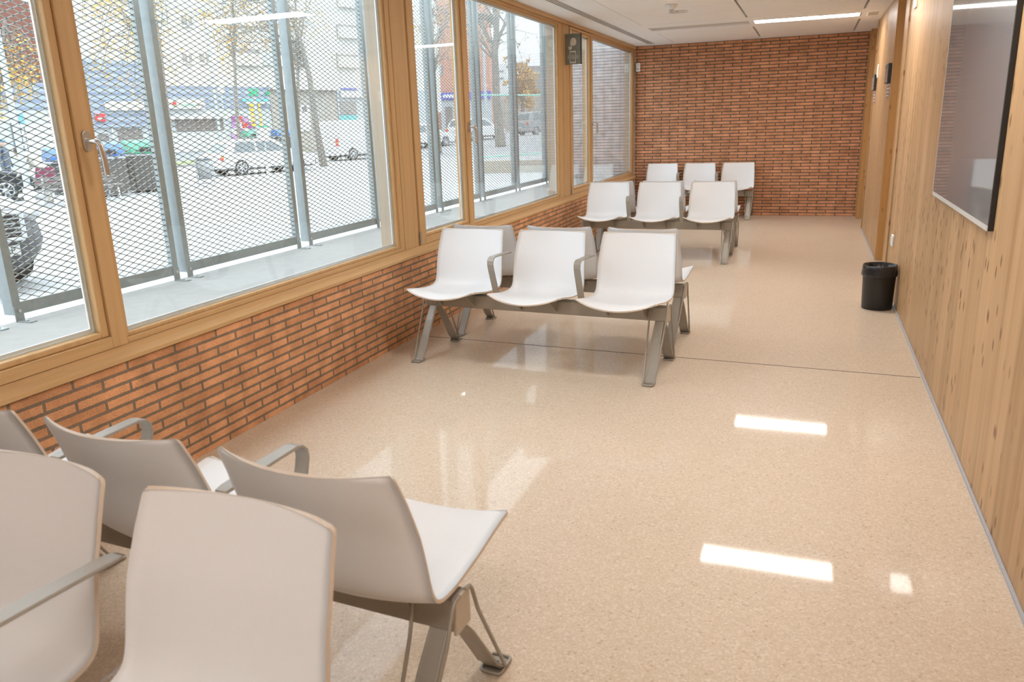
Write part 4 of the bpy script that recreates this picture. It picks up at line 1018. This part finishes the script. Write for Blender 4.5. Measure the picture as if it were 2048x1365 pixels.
# stone fronted shop
st = tag(empty('stone_building', (FA.x, FA.y, GZ), RZ), 'stone fronted ground floor with white door between the shops', 'building')
MB().box((fp(541, 200)[0], 0, 0), (fp(673, 200)[0], .59, fp(600, 180)[1] - GZ)).build('stone_wall', 'stone', st)
MB().box((fp(541, 200)[0], -.4, fp(600, 180)[1] - GZ + .001), (fp(673, 200)[0], .59, fp(600, 173)[1] - GZ)).build('cornice', 'cream render', st)
f = fbox(st, 'shop_door', 'sign white', frect(586, 211, 621, 262), -.08, -.001)
for q in ((589, 213, 599, 224), (603, 213, 613, 224), (591, 229, 600, 262)): fbox(st, 'door_pane', 'shop glass', frect(*q), -.11, -.082).parent = f
f.parent = st
sh2 = tag(empty('corner_shop', (FA.x, FA.y, GZ), RZ), 'shop with white fascia and brown window right of the stone wall', 'building')
MB().box((fp(674, 200)[0], -.05, 0), (fp(800, 200)[0] + 4, .59, fp(700, 178)[1] - GZ)).build('shop_wall', 'pale grey render', sh2)
fbox(sh2, 'shop_window', 'shade brown', frect(678, 203, 712, 229), -.12, -.051); fbox(sh2, 'blue_trim', 'sign blue', frect(680, 176, 712, 180), -.14, -.051); fbox(sh2, 'apron', 'sign teal', frect(678, 231, 712, 240), -.12, -.051)
t, w_, h_, y_ = facade_sign('white shop fascia with pink lettering right of the stone wall', 677, 183, 760, 196, 'sign white')
ftext(t, 'M', h_ * .9, w_ * .72, h_ * .48, y_, 'pink print')

# brick buildings
def block(name, label, px0, px1, ytop, D, mats, rz, depth_=10, wins=(), wm='sign white'):
    c = at(px0, 285, D); e = at(px1, 285, D); L_ = (e - c).length
    z = at(px0, ytop, D).z - GZ
    t = tag(empty(name, (c.x, c.y, GZ), math.atan2(e.y - c.y, e.x - c.x)), label, 'building')
    MB().box((0, 0, 0), (L_, depth_, z)).build('wall', mats, t)
    sc = D / F_PX
    for (x0, y0, x1, y1) in wins:
        u0, u1 = (x0 - px0) * L_ / (px1 - px0), (x1 - px0) * L_ / (px1 - px0); xm = (x0 + x1) / 2
        z0, z1 = at(xm, y1, D).z - GZ, at(xm, y0, D).z - GZ
        f = MB().box((u0, -.08, z0), (u1, -.001, z1)).build('window', wm, t); MB().box((u0 + (u1 - u0) * .5, -.11, z0 + .1), (u1 - .04, -.081, z1 - .1)).build('pane', 'shop glass', f)
    return t
ws = [(13 + i * 20, 50, 18 + i * 20, 76) for i in range(7)] + [(21 + i * 20, 88, 28 + i * 20, 112) for i in range(7)] + [(29 + i * 20, 124, 35 + i * 20, 150) for i in range(6)]
block('brick_building', 'orange brick building with narrow white windows at far left', 4, 186, 24, 72, 'red brick far', 0, 12, ws)
block('brick_building', 'dark red brick wing at the left picture edge', -90, 0, -10, 56, 'dark red brick', 0, 8, [(-60, 40, -50, 70), (-60, 90, -50, 120)])
t = block('brick_building', 'tall orange brick building behind the middle window', 858, 985, -60, 84, 'red brick far', 0, 14,
          [(888, 133, 894, 152), (888, 60, 894, 80), (925, 133, 931, 152), (925, 60, 931, 80), (958, 133, 964, 152), (958, 60, 964, 80)], 'pale grey render')
c = at(884, 260, 83.2); e = at(985, 260, 83.2)
t = tag(empty('blue_shop', (c.x, c.y, GZ), math.atan2(e.y - c.y, e.x - c.x)), 'shop with blue fascia under the right brick building', 'building')
Lx = (e - c).length
MB().box((0, -.3, at(930, 199, 83).z - GZ), (Lx, .3, at(930, 185, 83).z - GZ)).build('blue_fascia', 'sign blue', t)
MB().box((0, -.1, 0), (Lx, .3, at(930, 200, 83).z - GZ)).build('front_glazing', 'pale grey render', t)
MB().box((.5, -.2, .8), (Lx * .22, -.11, at(930, 213, 83).z - GZ)).build('window', 'shop glass', t); MB().box((Lx * .3, -.2, .3), (Lx * .42, -.11, at(930, 213, 83).z - GZ)).build('poster', 'sky blue sign', t)
MB().box((Lx * .06, -.33, at(930, 195, 83).z - GZ), (Lx * .30, -.301, at(930, 189, 83).z - GZ)).build('fascia_lettering', 'sign white', t)
block('distant_building', 'distant white building right of the large tree trunk', 990, 1018, 131, 140, 'sign white', 0, 14, [(994, 143, 1012, 147), (994, 157, 1012, 161)], 'pale grey render')
block('distant_building', 'distant white building behind the yellow tree', 1022, 1060, 127, 150, 'cream render', 0, 14, [(1026, 140, 1054, 144)], 'pale grey render')
block('distant_building', 'distant brownish building at the right end of the screens', 1061, 1125, 135, 130, 'shade brown', 0, 14, [(1066, 145, 1100, 150)], 'pale grey render')
block('distant_building', 'long pale wall behind the parked cars on the right', 1000, 1130, 193, 110, 'stone', 0, 5, [], 'pale grey render')

# ---- trees
def tree(label, trunk, r0, crown, n_leaf, leaf, size, nb=26, group=None, seed=1):
    rnd = random.Random(seed); base = Vector(trunk[0]); t = tag(empty('street_tree', tuple(base)), label, 'tree', group)
    pts = [Vector(p) - base for p in trunk]; m = MB()
    n = len(pts); m.tube(pts, [r0 * (1.25 - .75 * i / (n - 1)) if i else r0 * 1.5 for i in range(n)], 10)
    tips = []
    cc, cr = Vector(crown[0]) - base, crown[1]
    for b_ in range(nb):
        k = rnd.uniform(.45, 1); i = min(n - 2, int(k * (n - 1))); f = k * (n - 1) - i; p = pts[i].lerp(pts[i + 1], f)
        q = cc + Vector((rnd.gauss(0, .5) * cr[0], rnd.gauss(0, .5) * cr[1], rnd.gauss(0, .5) * cr[2]))
        mid = p.lerp(q, .5) + Vector((rnd.uniform(-.3, .3), rnd.uniform(-.3, .3), rnd.uniform(.1, .6)))
        m.tube([p, mid, q], [r0 * .28, r0 * .16, r0 * .05], 5, 0, False)
        for u in range(3):
            s_ = mid.lerp(q, rnd.uniform(0, 1)); e_ = s_ + Vector((rnd.gauss(0, .25) * cr[0], rnd.gauss(0, .25) * cr[1], rnd.gauss(-.1, .25) * cr[2]))
            m.tube([s_, e_], [r0 * .09, r0 * .03], 4, 0, False); tips.append((s_, e_))
        tips.append((mid, q))
    m.build('trunk', 'bark', t)
    m = MB()
    for i in range(n_leaf):
        a_, b_ = rnd.choice(tips); p = a_.lerp(b_, rnd.uniform(.3, 1.1)) + Vector((rnd.gauss(0, .12), rnd.gauss(0, .12), rnd.gauss(-.05, .12)))
        s_ = size * rnd.uniform(.6, 1.3); u = Vector((rnd.gauss(0, 1), rnd.gauss(0, 1), rnd.gauss(0, 1))).normalized(); v = u.cross(Vector((rnd.gauss(0, 1), rnd.gauss(0, 1), rnd.gauss(0, 1)))).normalized()
        m.add([p - u * s_, p + v * s_ * .5 - u * s_ * .1, p + u * s_, p - v * s_ * .5 - u * s_ * .1], [(0, 1, 2, 3)], 1 if rnd.random() < .35 else 0)
    m.build('leaves', [leaf, 'leaf brown'], t)
g = gp(353, 385); P_ = lambda px, py, D: tuple(at(px, py, D))
tree('young plane tree with yellow leaves behind the near mesh joint', [g, P_(340, 280, 22.6), P_(322, 120, 22.7), P_(300, -40, 22.8), P_(280, -160, 22.9)], .075, (P_(240, 70, 22.5), (1.9, 1.3, 2.0)), 1900, 'leaf yellow', .048, 34, seed=3)
g = gp(648, 333)
tree('leaning tree trunk standing before the white delivery van', [g, P_(632, 250, 36), P_(620, 160, 36), P_(603, 90, 36), P_(575, 10, 36), P_(530, -70, 36)], .13, (P_(500, 30, 36), (3.2, 2.0, 2.4)), 900, 'leaf brown', .08, 40, seed=5)
b = at(478, 300, 42)
tree('thin bare tree in front of the purple tiled shop', [(b.x, b.y, GZ), P_(472, 200, 42), P_(468, 90, 42), P_(465, -30, 42)], .09, (P_(440, 40, 42), (2.0, 1.5, 2.5)), 500, 'leaf yellow', .09, 26, seed=8)
b = at(590, 300, 44)
tree('thin tree left of the leaning trunk', [(b.x, b.y, GZ), P_(597, 200, 44), P_(594, 100, 44), P_(590, -30, 44)], .10, (P_(600, 40, 44), (1.8, 1.8, 2.6)), 500, 'leaf brown', .08, 24, seed=9)
g = gp(1000, 287)
tree('large bare tree trunk in the middle window', [onramp(1000, 47), P_(993, 200, 47), P_(990, 110, 47), P_(995, 20, 47), P_(1000, -90, 47)], .22, (P_(960, -10, 47), (4, 3, 3)), 350, 'leaf brown', .12, 46, seed=11)
g = gp(880, 312)
tree('thin tree in front of the white car in the narrow sash', [g, P_(872, 230, 42), P_(866, 140, 42), P_(860, 40, 42), P_(850, -60, 42)], .10, (P_(890, 60, 42), (2.2, 2.0, 2.4)), 350, 'leaf yellow', .07, 40, seed=12)
b = at(1045, 240, 95)
tree('bushy yellow autumn tree before the distant buildings', [(b.x, b.y, GZ), P_(1045, 200, 95), P_(1044, 160, 95)], .2, (P_(1045, 172, 95), (2.2, 2.2, 2.6)), 2600, 'leaf yellow', .25, 40, seed=13)
b = at(-20, 330, 30)
tree('tree with yellow foliage in front of the left brick building', [(b.x, b.y, GZ), P_(-10, 250, 30), P_(0, 150, 30), P_(10, 40, 30)], .12, (P_(30, 160, 30), (1.8, 1.5, 1.0)), 1500, 'leaf yellow', .07, 30, seed=15)

# ---- people
def person(name, label, pos, face, pose, coat, trousers, cap=None, h_=1.66):
    t = tag(empty(name, pos, face), label, 'person')
    J, E_, Rr = pose
    me = bpy.data.meshes.new('figure'); me.from_pydata([tuple(v) for v in J], E_, []); me.update()
    o = bpy.data.objects.new('body', me); COL.objects.link(o); o.parent = t; me.materials.append(M[coat])
    sk = o.modifiers.new('skin', 'SKIN'); sk.use_smooth_shade = True
    for i, r in enumerate(Rr): me.skin_vertices[0].data[i].radius = (r, r * .85)
    me.skin_vertices[0].data[0].use_root = True
    sb = o.modifiers.new('sub', 'SUBSURF'); sb.levels = 1; sb.render_levels = 2
    return t
# bent figure: x forward
J = [(0, 0, .88), (.10, 0, 1.02), (.28, 0, 1.18), (.40, 0, 1.26), (.50, 0, 1.30), (-.02, .10, .84), (.04, .11, .46), (-.02, .12, .08), (.12, .12, .03), (-.02, -.10, .84), (.02, -.11, .46), (-.06, -.12, .08), (.08, -.12, .03),
     (.36, .19, 1.20), (.44, .24, .95), (.58, .18, .78), (.65, .16, .74), (.36, -.19, 1.20), (.46, -.24, .95), (.60, -.18, .80), (.67, -.16, .76)]
Ed = [(0, 1), (1, 2), (2, 3), (3, 4), (0, 5), (5, 6), (6, 7), (7, 8), (0, 9), (9, 10), (10, 11), (11, 12), (3, 13), (13, 14), (14, 15), (15, 16), (3, 17), (17, 18), (18, 19), (19, 20)]
Rr = [.17, .165, .17, .10, .06, .11, .075, .05, .045, .11, .075, .05, .045, .075, .055, .04, .035, .075, .055, .04, .035]
b = at(100, 395, 20.9)
t = person('person', 'person in a cream coat bending over behind the wooden bench', (b.x, b.y, GZ), math.radians(205), (J, Ed, Rr), 'coat cream', 'maroon cloth')
MB().sphere((.60, 0, 1.35), .105, 16, 0, (1, .85, 1.15)).build('head', 'skin', t)
MB().sphere((.575, 0, 1.385), .122, 16, 0, (1, .9, 1.05)).build('hair', 'hair dark', t)
MB().lathe([(.21, .95), (.24, .80), (.28, .52), (.27, .50), (.001, .52)], 20).build('skirt', 'maroon cloth', t)
J2 = [(0, 0, .92), (0, 0, 1.08), (0, 0, 1.28), (0, 0, 1.42), (.01, 0, 1.50), (0, .10, .86), (.02, .10, .48), (0, .11, .08), (.14, .12, .03), (0, -.10, .86), (.02, -.10, .48), (0, -.11, .08), (.14, -.12, .03),
      (0, .20, 1.36), (-.01, .25, 1.08), (.06, .26, .84), (.08, .26, .77), (0, -.20, 1.36), (-.01, -.25, 1.08), (.06, -.26, .84), (.08, -.26, .77)]
b = at(17, 360, 27)
t = person('person', 'person with a blue cap standing behind the dark car at far left', (b.x, b.y, GZ), math.radians(20), (J2, Ed, Rr), 'car blue', 'car dark')
MB().sphere((.02, 0, 1.60), .105, 16, 0, (1, .85, 1.2)).build('head', 'skin', t)
MB().sphere((.02, 0, 1.66), .115, 16, 0, (1.15, .95, .7)).build('cap', 'cap blue', t)
